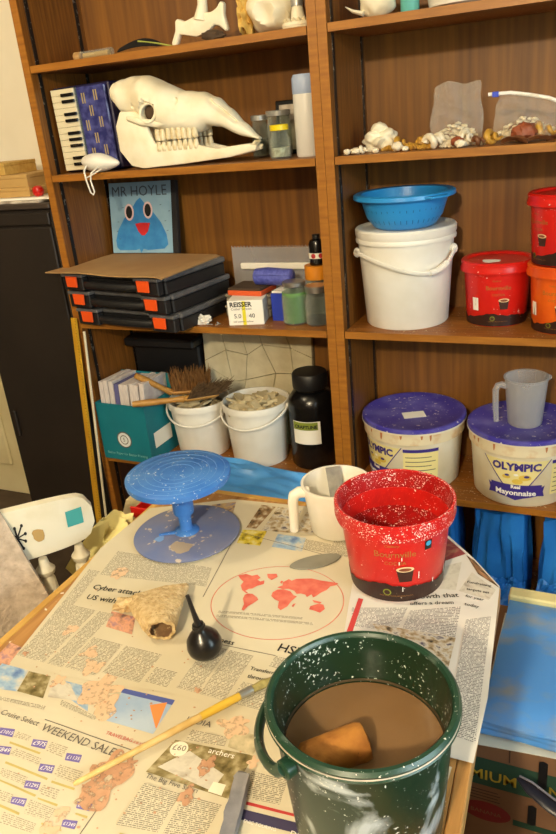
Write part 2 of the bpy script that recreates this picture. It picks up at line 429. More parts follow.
for k in range(1, 90):
    p = a + (b - a) * (k / 90) + nn * (0.0033 * sgn); L_ = 0.009 if k % 5 == 0 else 0.005
    q = [p + sd * 0.0120, p + sd * (0.0120 - L_), p + sd * (0.0120 - L_) + dv * 0.0009, p + sd * 0.0120 + dv * 0.0009]
    bm.faces.new([bm.verts.new(v) for v in q])
ob('graduation', bm, 'ink_black', t)['kind'] = 'stuff'
mat('rod', (214, 204, 176), 0.5)
tag(ob('rod', tube([(0.020, -0.085, 0.001), (0.0405, -0.0085, 0.86)], 0.0045, 10), 'rod', smooth=True), 'thin white rod leaning against the bookcase next to the yellow stick', 'rod')

# ================================================================== LEFT BOOKCASE, TOP SHELF
z = Z1
t = thing('glass_vial', 'corked glass vial lying on the top shelf', 'vial', (0.155, 0.05, z + 0.0115), rot=(0, 0, radians(-4)))
mat('cork', (196, 160, 104), 0.8, col2=(160, 120, 70), scale=60)
ob('tube', tube([(0.018, 0, 0), (0.13, 0, 0)], 0.0105, 14), 'glass', t, True); ob('contents', tube([(0.03, 0, -0.002), (0.12, 0, -0.002)], 0.0078, 10), 'kraft', t, True)
ob('cork', tube([(-0.002, 0, 0), (0.014, 0, 0), (0.024, 0, 0)], [0.0112, 0.0112, 0.0095], 14), 'cork', t, True)
mat('feather', (20, 18, 18), 0.7); mat('quill', (150, 156, 70), 0.5)
t = thing('feather', 'black feather with a greenish quill on the top shelf', 'feather', (0.30, 0.06, z))
def fth(u, v):
    x = 0.130 * u; wv = 0.050 * sin(pi * min(1, 0.08 + u * 0.92)) ** 0.6
    return Vector((x, 0.02 * (u - 0.5) + (v - 0.5) * wv * 0.7, 0.013 + 0.012 * sin(pi * u) + (v - 0.5) * wv * 0.4))
ob('vane', grid(14, 6, fth, thick=0.003), 'feather', t, True)
ob('quill', tube([(0.06, 0.0, 0.028), (0.12, 0.006, 0.016), (0.165, 0.010, 0.004)], 0.0024, 6), 'quill', t, True)
# pelvic bone with a tall spine
t = thing('pelvis_bone', 'winged white pelvis bone with an upright spine on the top shelf', 'bone', (0.545, 0.08, z))
wing = [(-0.085, 0.0), (-0.072, 0.004), (-0.060, 0.030), (-0.035, 0.024), (-0.010, 0.018), (0.020, 0.024), (0.045, 0.040), (0.060, 0.036), (0.078, 0.020), (0.084, 0.026),
        (0.076, 0.060), (0.080, 0.086), (0.070, 0.092), (0.058, 0.078), (0.040, 0.070), (0.022, 0.072), (-0.012, 0.066), (-0.042, 0.058), (-0.062, 0.068), (-0.070, 0.062), (-0.072, 0.040), (-0.088, 0.012)]
ob('wing', prism(wing, 0.020, 'y', -0.01, 0.005), 'bone', t, True)
ob('spine', tube([(0.005, 0, 0.055), (0.012, 0.004, 0.09), (0.014, 0.006, 0.13), (0.018, 0.006, 0.18)], [0.020, 0.013, 0.012, 0.018], 12), 'bone', t, True)
tag(ob('bone_fragment', blob((0, 0, 0.0128), (0.030, 0.012, 0.0125), 4, 0.5, 2.4), 'bone_dark', smooth=True, loc=(0.605, 0.035, z)), 'small dark knobbly fragment beside the pelvis bone', 'bone')
# rounded skull with a broken yellowed edge
t = thing('rounded_skull', 'rounded white skull with a yellowed broken edge on the top shelf', 'skull', (0.745, 0.13, z))
bm = blob((0, 0, 0.062), (0.075, 0.085, 0.064), 11, 0.16, 1.5, 4)
for v in bm.verts:
    for c, r_, dd in ((Vector((0.0, -0.085, 0.045)), 0.026, 0.022), (Vector((0.045, -0.07, 0.03)), 0.02, 0.016)):
        q = (v.co - c).length
        if q < r_: v.co.y += dd * (1 - (q / r_) ** 2)
    v.co.z = max(v.co.z, 0.0)
ob('cranium', bm, 'bone', t, True)
mat('bone_yellow', (222, 184, 96), 0.65, col2=(190, 146, 60), scale=30, bump=0.3, bscale=80)
bm = blob((-0.068, -0.04, 0.055), (0.018, 0.036, 0.050), 5, 0.7, 2.8, 3); ob('broken_edge', bm, 'bone_yellow', t, True)
# small jaw with a metal collar
t = thing('jaw_ornament', 'white toothed jaw ring with a metal collar beside the rounded skull', 'jaw', (0.832, 0.055, z))
bm = bmesh.new()
ring = [(0.033 * cos(a), 0.03 * sin(a), 0.009) for a in [2 * pi * k / 24 for k in range(24)]]
tube_bm(bm, ring, 0.0085, 8, True); ob('jaw', bm, 'bone', t, True)
tooth0 = None
for k in range(16):
    a = 2 * pi * k / 16
    tb = ob('tooth', blob((0, 0, 0), (0.0052, 0.0052, 0.006), k, 0.2, 1.5, 1), 'tooth', t, True) if tooth0 is None else copy_part(tooth0, t)
    tooth0 = tooth0 or tb; tb.location = (0.033 * cos(a), 0.03 * sin(a), 0.019)
ob('neck', lathe([(0.0, 0.008), (0.020, 0.008), (0.017, 0.03), (0.013, 0.05), (0.013, 0.12), (0, 0.12)], 20), 'bone', t, True)
ob('collar', lathe([(0.0134, 0.050), (0.0155, 0.050), (0.0155, 0.068), (0.0134, 0.068)], 20), 'steel', t, True)

# ================================================================== LEFT BOOKCASE, SECOND SHELF
z = Z2
mat('navy_body', (34, 30, 66), 0.35); mat('pearl_blue', (40, 44, 104), 0.25, col2=(92, 96, 160), scale=45, lo=0.4, hi=0.75)
mat('key_white', (220, 210, 178), 0.3); mat('key_black', (16, 15, 16), 0.25); mat('slot', (196, 176, 120), 0.4, 0.4)
t = thing('accordion', 'small blue pearl piano accordion standing on end on the shelf', 'accordion', (0.037, 0.055, z + 0.0005), rot=(0, radians(-1.0), 0))
ob('body', box(0.0, 0.205, 0.012, 0.17, 0.0, 0.236, 0.006, 2), 'navy_body', t)
ob('grille', box(0.095, 0.196, 0.0, 0.0118, 0.006, 0.230, 0.003), 'pearl_blue', t)
ob('keybed', box(0.006, 0.094, 0.002, 0.0118, 0.004, 0.232, 0.002), 'key_black', t)
k0 = None; NK = 13
for k in range(NK):
    kk = ob('white_key', box(0, 0.083, -0.006, 0.0018, 0, 0.0166, 0.0012), 'key_white', t) if k0 is None else copy_part(k0, t)
    k0 = k0 or kk; kk.location = (0.008, 0, 0.007 + k * 0.0172)
k0 = None
for k in range(NK - 1):
    if k % 7 in (2, 6): continue
    kk = ob('black_key', box(0, 0.045, -0.012, -0.0062, 0, 0.0086, 0.001), 'key_black', t) if k0 is None else copy_part(k0, t)
    k0 = k0 or kk; kk.location = (0.046, 0, 0.007 + (k + 1) * 0.0172 - 0.0043)
k0 = None
for i, (x, zz) in enumerate(((0.112, 0.185), (0.155, 0.190), (0.133, 0.150), (0.112, 0.112), (0.160, 0.118), (0.135, 0.076), (0.115, 0.036), (0.160, 0.042))):
    for s in (0, 0.008):
        kk = ob('sound_slot', box(0, 0.0035, -0.0012, -0.0001, 0, 0.028), 'slot', t) if k0 is None else copy_part(k0, t)
        k0 = k0 or kk; kk.location = (x + s, 0, zz)
# dust mask hanging its strap over the edge
t = thing('dust_mask', 'white dust mask with its elastic strap hanging over the shelf edge', 'mask', (0.203, 0.016, z))
bm = bmesh.new(); bmesh.ops.create_uvsphere(bm, u_segments=28, v_segments=14, radius=1)
for v in bm.verts:
    x, y, zz = v.co
    tp = 1 - 0.45 * max(0, x)
    v.co = Vector((0.072 * x, 0.034 * y * tp, 0.0005 + 0.0260 + 0.0260 * zz * tp + (0.006 * max(0, -x)) * (zz > -0.5) - 0.004 * max(0, x)))
    v.co.z = max(v.co.z, 0.0005)
ob('cup', bm, 'white_plastic', t, True, rot=(0, radians(0), radians(-8)))
ob('strap', tube([(-0.03, -0.030, 0.022), (-0.034, -0.040, 0.010), (-0.030, -0.042, -0.02), (-0.024, -0.040, -0.052), (-0.016, -0.039, -0.058), (-0.012, -0.038, -0.05), (-0.020, -0.036, -0.02), (-0.018, -0.032, 0.0), (0.01, -0.032, 0.016)], 0.0024, 6), 'white_plastic', t, True)
ob('strap', tube([(-0.034, -0.030, 0.02), (-0.036, -0.038, 0.004), (-0.038, -0.036, -0.012), (-0.02, -0.034, -0.006), (0.02, -0.031, 0.010)], 0.0022, 6), 'white_plastic', t, True)

# the large skull, seen in profile, snout to the right
SK_TOP=[(0.237,1.580),(0.262,1.587),(0.301,1.591),(0.351,1.586),(0.397,1.562),(0.457,1.537),(0.519,1.527),(0.56,1.512),(0.598,1.482),(0.639,1.441),(0.685,1.402)]
SK_BOT=[(0.237,1.520),(0.262,1.490),(0.300,1.482),(0.340,1.470),(0.372,1.438),(0.43,1.430),(0.503,1.424),(0.535,1.440),(0.572,1.434),(0.635,1.406),(0.685,1.396)]
SK_JAW=[(0.272,1.500),(0.250,1.462),(0.251,1.395),(0.285,1.352),(0.326,1.3425),(0.462,1.347),(0.6,1.355),(0.677,1.367),(0.683,1.38),(0.661,1.386),(0.613,1.384),(0.564,1.380),(0.507,1.394),(0.407,1.398),(0.374,1.408),(0.362,1.440),(0.350,1.480),(0.320,1.496)]
SX, SY = 0.46, 0.070   # profile origin
def interp(tab, x):
    if x <= tab[0][0]: return tab[0][1]
    for (a, b), (c, d_) in zip(tab, tab[1:]):
        if x <= c:
            s = (x - a) / (c - a); s2 = s * s * (3 - 2 * s) * 0.4 + s * 0.6; return b + (d_ - b) * s2
    return tab[-1][1]
SK_W=[(0.237,0.050),(0.262,0.058),(0.301,0.062),(0.351,0.078),(0.40,0.082),(0.457,0.066),(0.519,0.056),(0.56,0.046),(0.598,0.034),(0.639,0.026),(0.685,0.012)]
t = thing('animal_skull', 'large pale animal skull with a toothed jaw, snout towards the jars', 'skull', (SX + 0.020, SY, z)); t.scale = (0.95, 0.95, 0.97)
NS, NR = 110, 56
bm = bmesh.new(); rings = []
for i in range(NS + 1):
    x = 0.237 + (0.685 - 0.237) * i / NS; tz = interp(SK_TOP, x); bz = interp(SK_BOT, x); hw = interp(SK_W, x)
    cz, hh = (tz + bz) / 2, (tz - bz) / 2; rg = []
    for k in range(NR):
        a = 2 * pi * k / NR; ca, sa = cos(a), sin(a); e = 0.75
        yy = hw * math.copysign(abs(ca) ** e, ca); zz = hh * math.copysign(abs(sa) ** e, sa)
        yy *= 1 - 0.22 * max(0, sa)
        rg.append(bm.verts.new((x - SX, yy, cz + zz - z)))
    rings.append(rg)
for a, b in zip(rings, rings[1:]):
    for k in range(NR): bm.faces.new((a[k], a[(k + 1) % NR], b[(k + 1) % NR], b[k]))
bm.faces.new(rings[0][::-1]); bm.faces.new(rings[-1])
for v in bm.verts:
    n = noise.noise(v.co * 28) * 0.0022 + noise.noise(v.co * 11 + Vector((4, 1, 2))) * 0.004
    v.co += Vector((0, n * (1 if v.co.y > 0 else -1), n))
    for ex, ez, r_, dd in ((0.372, 1.489, 0.0235, 0.040), (0.456, 1.512, 0.0055, 0.012), (0.318, 1.51, 0.004, 0.008)):
        q = hypot(v.co.x + SX - ex, (v.co.z + z - ez)); 
        if q < r_ * 1.25 and abs(v.co.y) > 0.02:
            k = 1 if q < r_ * 0.85 else max(0, 1 - (q - r_ * 0.85) / (r_ * 0.4))
            v.co.y -= math.copysign(dd * k, v.co.y)
    # nasal slit
    s = (v.co.x + SX - 0.55) / 0.075
    if 0 < s < 1:
        lz = 1.506 - 0.062 * s
        q = abs(v.co.z + z - lz)
        if q < 0.007 and abs(v.co.y) > 0.01: v.co.y -= math.copysign(0.014 * (1 - q / 0.007), v.co.y)
bmesh.ops.recalc_face_normals(bm, faces=bm.faces)
ob('cranium', bm, 'bone', t, True)
for s in (-1, 1):
    ringp = [(0.372 - SX + 0.026 * cos(a), s * (0.072 - 0.008 * sin(a)), 1.489 - z + 0.0245 * sin(a)) for a in [2 * pi * k / 24 for k in range(24)]]
    ob('eye_rim', tube(ringp, 0.0042, 8, True), 'bone', t, True)
    ob('eye_shade', blob((0.374 - SX, s * 0.054, 1.488 - z), (0.023, 0.006, 0.022), 2, 0.1, 1, 2), 'bone_dark', t, True)  # dark blob painted in for the shade within the socket
    ob('cheek_bone', tube([(0.285 - SX, s * 0.052, 1.488 - z), (0.30 - SX, s * 0.066, 1.480 - z), (0.345 - SX, s * 0.072, 1.467 - z), (0.40 - SX, s * 0.066, 1.458 - z), (0.46 - SX, s * 0.050, 1.462 - z)], [0.003, 0.008, 0.010, 0.010, 0.004], 12), 'bone', t, True)
    jaw = prism([(a - SX, b - z) for a, b in SK_JAW], 0.013, 'y', 0.0, 0.0035)
    for v in jaw.verts:
        w_ = 0.060 - 0.040 * min(1, max(0, (v.co.x + SX - 0.36) / 0.31))
        v.co.y = s * (w_ + v.co.y - 0.0065)
    bmesh.ops.recalc_face_normals(jaw, faces=jaw.faces)
    ob('lower_jaw', jaw, 'bone', t, True)
    for k in range(8):
        x = 0.378 + 0.0165 * k; w_ = 0.060 - 0.040 * min(1, max(0, (x - 0.36) / 0.31))
        for up_ in (0, 1):
            q = 0.003 * noise.noise(Vector((k * 1.7, up_ * 5.0, s)))
            za, zb = ((1.413 + q, 1.444) if up_ else (1.385, 1.411 + q))
            ob('tooth', tube([(x - SX + 0.008, s * w_, za - z), (x - SX + 0.008, s * w_, za + 0.003 - z), (x - SX + 0.008 + q, s * w_, (za + zb) / 2 - z), (x - SX + 0.008, s * w_, zb - z)], [0.006, 0.0088, 0.0090, 0.0070] if up_ else [0.0070, 0.0085, 0.0086, 0.006], 10), 'tooth', t, True)
for k in range(6):
    a = -0.8 + 1.6 * k / 5
    ob('incisor', tube([(0.668 - SX - 0.01 * abs(a), 0.016 * a, 1.377 - z), (0.684 - SX - 0.008 * abs(a), 0.020 * a, 1.392 - z)], [0.005, 0.0035], 7), 'tooth', t, True)

# jars and bottle beside the skull
def jar(name, label, loc, r, h, lidm, lid_h=0.014, neck=0.8, content=None, ch=0.0, group=None, glassm='glass'):
    t = thing(name, label, 'jar', loc, 0, group)
    nr = r * neck; sh = h - lid_h - 0.012
    prof = [(0, 0.0), (r * 0.9, 0.0), (r, 0.004), (r, sh * 0.82), (nr, sh), (nr, h - lid_h * 0.4), (nr - 0.0018, h - lid_h * 0.4), (nr - 0.0018, sh), (r - 0.002, sh * 0.82), (r - 0.002, 0.005), (0, 0.004)]
    ob('glass_body', lathe(prof, 32), glassm, t, True)
    if content: ob('contents', lathe([(0, 0.0045), (r - 0.0026, 0.0055), (r - 0.0026, ch), (0, ch)], 28), content, t, True)
    ob('lid', lathe([(nr + 0.001, h - lid_h), (nr + 0.0026, h - lid_h), (nr + 0.003, h - 0.002), (nr + 0.001, h), (0, h)], 36), lidm, t, True)
    return t
mat('yellow_lid', (232, 206, 22), 0.35); mat('pale_blue', (172, 190, 224), 0.4); mat('bottle_white', (222, 222, 218), 0.4)
mat('chips', (236, 232, 220), 0.8, col2=(170, 160, 146), scale=80); mat('grey_fill', (92, 86, 76), 0.8, col2=(150, 142, 128), scale=70)
jar('glass_jar', 'slim glass jar with a metal lid beside the skull snout', (0.640, 0.185, z), 0.0255, 0.112, 'steel', content='grey_fill', ch=0.05)
jar('glass_jar', 'wide clear glass jar with a metal lid behind the yellow-lidded jar', (0.704, 0.175, z), 0.034, 0.120, 'steel', neck=0.93, content='grey_fill', ch=0.03)
jar('glass_jar', 'small glass jar with a bright yellow lid', (0.748, 0.075, z), 0.0275, 0.085, 'yellow_lid', content='chips', ch=0.028)
t = thing('plastic_bottle', 'tall white plastic bottle with a pale blue cap', 'bottle', (0.819, 0.10, z))
ob('bottle_body', lathe([(0, 0), (0.030, 0), (0.033, 0.004), (0.033, 0.150), (0.031, 0.158), (0, 0.158)], 32), 'bottle_white', t, True)
ob('cap', lathe([(0.0315, 0.152), (0.0335, 0.155), (0.0335, 0.190), (0.029, 0.199), (0, 0.200)], 32), 'pale_blue', t, True)
t = thing('framed_card', 'dark framed card standing behind the jars', 'frame', (0.66, 0.245, z), rot=(radians(-6), 0, 0))
ob('frame', box(0, 0.15, 0, 0.012, 0.0, 0.145, 0.002), 'key_black', t); ob('card', box(0.012, 0.138, -0.0008, -0.0001, 0.012, 0.133), 'magazine', t)

# ================================================================== LEFT BOOKCASE, THIRD SHELF
z = Z3
mat('case_lid', (84, 84, 86), 0.3, col2=(104, 104, 106), scale=30); mat('case_body', (24, 24, 26), 0.5); mat('latch', (232, 84, 26), 0.4)
def tool_case(label, cx, cy, zz, ang, lid=True):
    t = thing('tool_case', label, 'tool case', (cx, cy, zz), radians(ang), 'stacked tool cases')
    w_, d_, h_ = 0.41, 0.280, 0.0565
    ob('tray', box(-w_ / 2, w_ / 2, 0.006, d_, 0, h_ - 0.0172, 0.004), 'case_body', t)
    ob('lid', box(-w_ / 2 - 0.003, w_ / 2 + 0.003, 0.003, d_ + 0.003, h_ - 0.017, h_, 0.004), 'case_lid', t)
    for s in (-1, 1):
        ob('corner_block', box(s * 0.155 - 0.045, s * 0.155 + 0.045, -0.022, 0.0028, 0.003, h_ - 0.0132, 0.003), 'case_body', t)
        ob('corner_lid', box(s * 0.155 - 0.047, s * 0.155 + 0.047, -0.025, 0.0028, h_ - 0.013, h_ - 0.0025, 0.002), 'case_lid', t)
    ob('handle', tube([(-0.112, -0.008, 0.022), (-0.09, -0.018, 0.022), (0, -0.022, 0.022), (0.09, -0.018, 0.022), (0.112, -0.008, 0.022)], 0.011, 10, flat=1.1), 'case_body', t, True)
    for s in (-1, 1):
        bm = prism([(-0.022, 0.0), (0.022, 0.0), (0.024, 0.033), (-0.024, 0.033)], 0.006, 'y', -0.033, 0.002)
        ob('latch', bm, 'latch', t, loc=(s * 0.150, 0.001, 0.0145))
    return t
tool_case('bottom tool case of the stack, orange latches, resting on the shelf', 0.243, -0.032, z + 0.0005, -8.5)
tool_case('middle black tool case of the stack with orange latches', 0.231, -0.042, z + 0.0580, -9.0)
tool_case('top black tool case of the stack, under the cardboard sheet', 0.226, -0.056, z + 0.1155, -10.0)
def cbs(u, v):
    p = Vector((-0.020, -0.062)).lerp(Vector((0.455, -0.140)), u).lerp(Vector((0.038, 0.245)).lerp(Vector((0.462, 0.190)), u), v)
    return Vector((p.x, p.y, z + 0.1770 + 0.004 * (1 - v) * sin(u * 5) ** 2 - 0.004 * (u > 0.98)))
tag(ob('cardboard_sheet', grid(24, 16, cbs, thick=0.003), 'cardboard', smooth=True), 'brown cardboard sheet lying on the stack of tool cases', 'cardboard')

# child's painting: blue pointed face on pale blue ground
mat('sky_paint', (146, 182, 202), 0.7, col2=(126, 164, 190), scale=12); mat('blob_blue', (44, 122, 188), 0.6, col2=(60, 140, 200), scale=30)
mat('mouth_red', (196, 34, 40), 0.6); mat('eye_pink', (222, 190, 190), 0.6); mat('canvas_edge', (26, 24, 26), 0.7); mat('pencil', (70, 86, 100), 0.8)
t = thing('painting', 'painting of a blue pointed face with a red open mouth', 'painting', (0.040, 0.214, z + 0.1795), rot=(radians(-9), 0, radians(-2)))
PW, PH = 0.262, 0.225
ob('canvas', box(0, PW, 0, 0.018, 0, PH, 0.001), 'canvas_edge', t)
def flat_on(bm, x, zz, off):     # flat xy mesh -> facing -y
    for v in bm.verts: v.co = Vector((x + v.co.x, -off, zz + v.co.y))
    return bm
ob('painted_ground', flat_on(flat_poly([(0.001, 0.001), (PW - 0.02, 0.001), (PW - 0.016, PH - 0.001), (0.001, PH - 0.001)]), 0, 0, 0.0004), 'sky_paint', t)
FX = lambda p: [(0.122 + (a - 0.122) * 1.2, b * 1.12) for a, b in p]
body = [(0.045, 0.0), (0.10, 0.0), (0.112, 0.004), (0.118, -0.008), (0.126, 0.004), (0.140, 0.0), (0.195, 0.004), (0.208, 0.016), (0.204, 0.045), (0.188, 0.078), (0.165, 0.106), (0.142, 0.128), (0.124, 0.148), (0.112, 0.140), (0.094, 0.118), (0.066, 0.090), (0.044, 0.058), (0.034, 0.028), (0.036, 0.008)]
ob('painted_face', flat_on(flat_poly(FX(body)), 0, 0.010, 0.0008), 'blob_blue', t)
for i, (x, zz) in enumerate(((0.078, 0.131), (0.153, 0.136))):
    e = ob('painted_eye', flat_on(flat_poly(ellipse(0.0185, 0.0265)), x, zz, 0.0012), 'eye_pink', t)
    ob('pupil', flat_on(flat_poly(ellipse(0.0125, 0.0200)), x, zz, 0.0016), 'ink_black', e)
ob('painted_mouth', flat_on(flat_poly([(-0.030, 0.014), (-0.01, 0.017), (0.01, 0.017), (0.030, 0.016), (0.020, -0.010), (0.006, -0.023), (-0.006, -0.023), (-0.019, -0.010)]), 0.129, 0.080, 0.0012), 'mouth_red', t)
ob('lettering', flat_on(text_bm('MR HOYLE', 0.215, 0.05), 0.014, PH - 0.044, 0.0008), 'pencil', t)
bm = bmesh.new()
for x, zz in ((0.028, 0.10), (0.022, 0.07), (0.030, 0.045), (0.215, 0.10), (0.222, 0.07), (0.232, 0.13), (0.05, 0.145), (0.20, 0.15)):
    q = [bm.verts.new((x + a, -0.0008, zz + b)) for a, b in ((0, 0), (0.007, 0.001), (0.007, 0.0026), (0, 0.0016))]; bm.faces.new(q)
ob('pencil_mark', bm, 'pencil', t)['kind'] = 'stuff'

# small things to the right of the cases
mat('bubble_purple', (96, 104, 190), 0.35, col2=(70, 78, 164), scale=90, bump=0.6, bscale=260); mat('orange_box', (214, 88, 40), 0.5)
mat('grey_clear', (150, 144, 128), 0.4, col2=(132, 126, 112), scale=14); mat('green_fill', (104, 150, 84), 0.5, col2=(92, 138, 72), scale=30)
mat('blue_box', (36, 60, 176), 0.5); mat('amber', (214, 134, 30), 0.4); mat('dark_liquid', (16, 18, 18), 0.2); mat('label_red', (178, 40, 46), 0.6); mat('yellow_tape', (226, 214, 40), 0.6)
for i, (x0, x1, y0, y1, z0, z1) in enumerate(((0.502, 0.652, 0.112, 0.236, 0.0005, 0.036), (0.506, 0.656, 0.114, 0.240, 0.0368, 0.070))):
    t = thing('flat_tray_box', ('lower grey plastic box under the orange packet', 'upper grey plastic box under the orange packet')[i], 'box', (0, 0, z))
    ob('tray', box(x0, x1, y0, y1, z0, z1 - 0.009, 0.004), 'grey_clear', t); ob('lid', box(x0 - 0.002, x1 + 0.002, y0 - 0.002, y1 + 0.002, z1 - 0.0088, z1, 0.003), 'grey_clear', t)
t = thing('orange_packet', 'flat orange and black packet lying on the grey boxes', 'packet', (0.530, 0.085, z + 0.0745), radians(-3))
ob('packet', box(0, 0.115, 0, 0.10, 0, 0.015, 0.002), 'orange_box', t); ob('dark_top', box(0.002, 0.113, 0.002, 0.098, 0.0151, 0.022, 0.001), 'bone_dark', t)
t = thing('bubble_roll', 'rolled purple-blue bubble wrap lying on the orange packet', 'roll', (0.665, 0.135, z + 0.1205))
ob('roll', tube([(-0.062, 0.0, 0), (-0.058, 0, 0), (-0.02, 0.002, 0.001), (0.03, 0, -0.001), (0.058, 0.0, 0), (0.062, 0, 0)], [0.018, 0.024, 0.0265, 0.025, 0.023, 0.017], 18), 'bubble_purple', t, True)
ob('wrap_edge', tube([(-0.05, -0.024, 0.010), (0.055, -0.022, 0.010)], 0.003, 6), 'bubble_purple', t, True)
# serrated clear carton with a white bar
t = thing('film_carton', 'clear plastic packet with a serrated top edge and white strip', 'packet', (0.475, 0.243, z))
pts = [(0, 0)] + [(0.285, 0)] + [p for k in range(26, -1, -1) for p in ((0.285 * k / 26, 0.192 if k % 1 == 0 else 0.19), (0.285 * (k - 0.5) / 26 if k else 0, 0.184))]
ob('packet_sheet', prism(pts, 0.004, 'y', 0.0), 'clear_plastic', t)
ob('white_strip', box(0.030, 0.275, -0.010, -0.0002, 0.120, 0.140, 0.003), 'paper_white', t)
# screw box with lettering
t = thing('screw_box', 'white cardboard box of screws printed with numbers', 'box', (0.560, 0.020, z), radians(14))
bw, bd, bh = 0.106, 0.075, 0.074
ob('carton', box(0, bw, 0, bd, 0, bh, 0.0012), 'paper_white', t)
ob('side_print', box(bw + 0.0001, bw + 0.0006, 0.002, bd - 0.002, 0.002, bh - 0.002), 'magazine', t)
ob('yellow_stripe', flat_on(flat_poly([(0.043, 0.001), (0.053, 0.001), (0.054, bh - 0.002), (0.044, bh - 0.002)]), 0, 0, 0.0004), 'yellow_tape', t)
ob('lettering', flat_on(text_bm('REISSER', 0.066, 0.02, bold=0.0006), 0.008, 0.056, 0.0008), 'ink_black', t)
ob('lettering', flat_on(text_bm('Cutter Screws', 0.062, 0.02), 0.010, 0.046, 0.0008), 'ink_grey', t)
ob('lettering', flat_on(text_bm('5.0', 0.021, 0.02), 0.018, 0.022, 0.0008), 'ink_black', t)
ob('lettering', flat_on(text_bm('40', 0.018, 0.02), 0.062, 0.022, 0.0008), 'ink_black', t)
ob('lettering', flat_on(text_bm('200 screws  yellow', 0.060, 0.02), 0.014, 0.009, 0.0008), 'ink_grey', t)
t = thing('blue_carton', 'small bright blue box between the screw box and green jar', 'box', (0.672, 0.085, z))
ob('carton', box(0, 0.045, 0, 0.08, 0, 0.082, 0.001), 'blue_box', t); ob('white_flap', box(0.002, 0.043, 0.004, 0.076, 0.0822, 0.088, 0.001), 'paper_white', t)
jar('filled_jar', 'glass jar full of green slip with a silver lid', (0.752, 0.078, z), 0.0385, 0.122, 'chrome', 0.012, 0.80, 'green_fill', 0.092)
jar('glass_jar', 'glass jar with dark liquid in the bottom and a silver lid', (0.822, 0.072, z), 0.0345, 0.112, 'chrome', 0.018, 0.86, 'dark_liquid', 0.020)
t = jar('amber_jar', 'clear jar with an amber band behind the silver-lidded jars', (0.790, 0.165, z), 0.034, 0.150, 'amber', 0.040, 0.95, 'grey_fill', 0.06)
t = thing('dark_bottle', 'little black bottle with a label standing on the amber lid', 'bottle', (0.795, 0.165, z + 0.1503))
ob('bottle_body', lathe([(0, 0), (0.021, 0), (0.023, 0.003), (0.023, 0.060), (0.019, 0.070), (0.009, 0.074), (0.009, 0.082), (0, 0.082)], 28), 'black_gloss', t, True)
ob('cap', lathe([(0.0095, 0.0745), (0.011, 0.0745), (0.011, 0.086), (0, 0.087)], 16), 'black_plastic', t, True)
ob('label_band', lathe([(0.0233, 0.020), (0.0236, 0.020), (0.0236, 0.036), (0.0233, 0.036)], 28), 'paper_white', t, True)
for d_ in (-0.5, 0.45): ob('label_dot', wrap(flat_poly(ellipse(0.007, 0.007)), lambda q: 0.0237, cam_phi(0.79, 0.16, d_), 0.028), 'label_red', t)
jar('glass_jar', 'narrow clear glass jar tucked against the bookcase upright', (0.850, 0.130, z), 0.0215, 0.150, 'steel', 0.012, 0.7)
tag(ob('crumpled_tag', blob((0, 0, 0.0145), (0.024, 0.014, 0.014), 9, 0.8, 2.5, 3), 'paper_white', loc=(0.468, 0.028, z)), 'crumpled scrap of white paper by the screw box', 'paper')
for i, (x, y) in enumerate(((0.495, 0.018), (0.520, 0.024), (0.508, 0.042))):
    tag(ob('screw', tube([(-0.009, 0, 0.0032), (-0.0085, 0, 0.0032), (-0.007, 0, 0.0032), (0.007, 0, 0.0032), (0.010, 0, 0.0032)], [0.003, 0.003, 0.0016, 0.0016, 0.0004], 8), 'steel', loc=(x, y, z), rot=(0, 0, i * 1.1)), 'loose steel screw lying beside the white screw box', 'screw', 'loose screws by the screw box')

# ================================================================== LEFT BOOKCASE, BOTTOM SHELF
z = Z4
mat('teal', (16, 122, 136), 0.55, col2=(12, 108, 124), scale=5); mat('paper_edge', (222, 214, 206), 0.8, col2=(188, 176, 178), scale=30, stretch=(14, 1, 1))
mat('folder_blue', (92, 92, 140), 0.7); mat('ring_white', (222, 226, 224), 0.6)
t = thing('file_box', 'teal cardboard file box packed with papers', 'file box', (0.028, -0.012, z + 0.0005), radians(-2))
FW, FD, FH = 0.200, 0.165, 0.205
bm = bmesh.new()
for a in ((0, FW, 0, 0.004, 0, FH), (0, FW, FD - 0.004, FD, 0, FH + 0.06), (0, 0.004, 0.0041, FD - 0.0041, 0, FH), (FW - 0.004, FW, 0.0041, FD - 0.0041, 0, FH), (0.0041, FW - 0.0041, 0.0041, FD - 0.0041, 0, 0.004)): box_bm(bm, *a)
ob('box_shell', bm, 'teal', t)
ob('round_emblem', flat_on(flat_poly(ellipse(0.030, 0.030, 32)), 0.098, 0.078, 0.0004), 'ink_grey', t)
ob('round_emblem', flat_on(flat_poly(ellipse(0.026, 0.026, 32)), 0.098, 0.078, 0.0007), 'ring_white', t)
ob('round_emblem', flat_on(flat_poly(ellipse(0.017, 0.017, 32)), 0.098, 0.078, 0.0010), 'ink_grey', t)
ob('round_emblem', flat_on(flat_poly(ellipse(0.014, 0.014, 32)), 0.098, 0.078, 0.0013), 'ring_white', t)
ob('lettering', flat_on(text_bm('5', 0.008, 0.02), 0.094, 0.072, 0.0016), 'ink_grey', t)
mat('ink_teal', (150, 200, 196), 0.7)
ob('lettering', flat_on(text_bm('Better Paper for Better Printing', 0.165, 0.02), 0.018, 0.020, 0.0006), 'ink_teal', t)
lb = flat_poly([(0, 0), (0.10, 0), (0.10, 0.055), (0, 0.055)])
for v in lb.verts: v.co = Vector((FW + 0.0006, 0.03 + v.co.x, 0.045 + v.co.y))
ob('side_label', lb, 'paper_white', t)
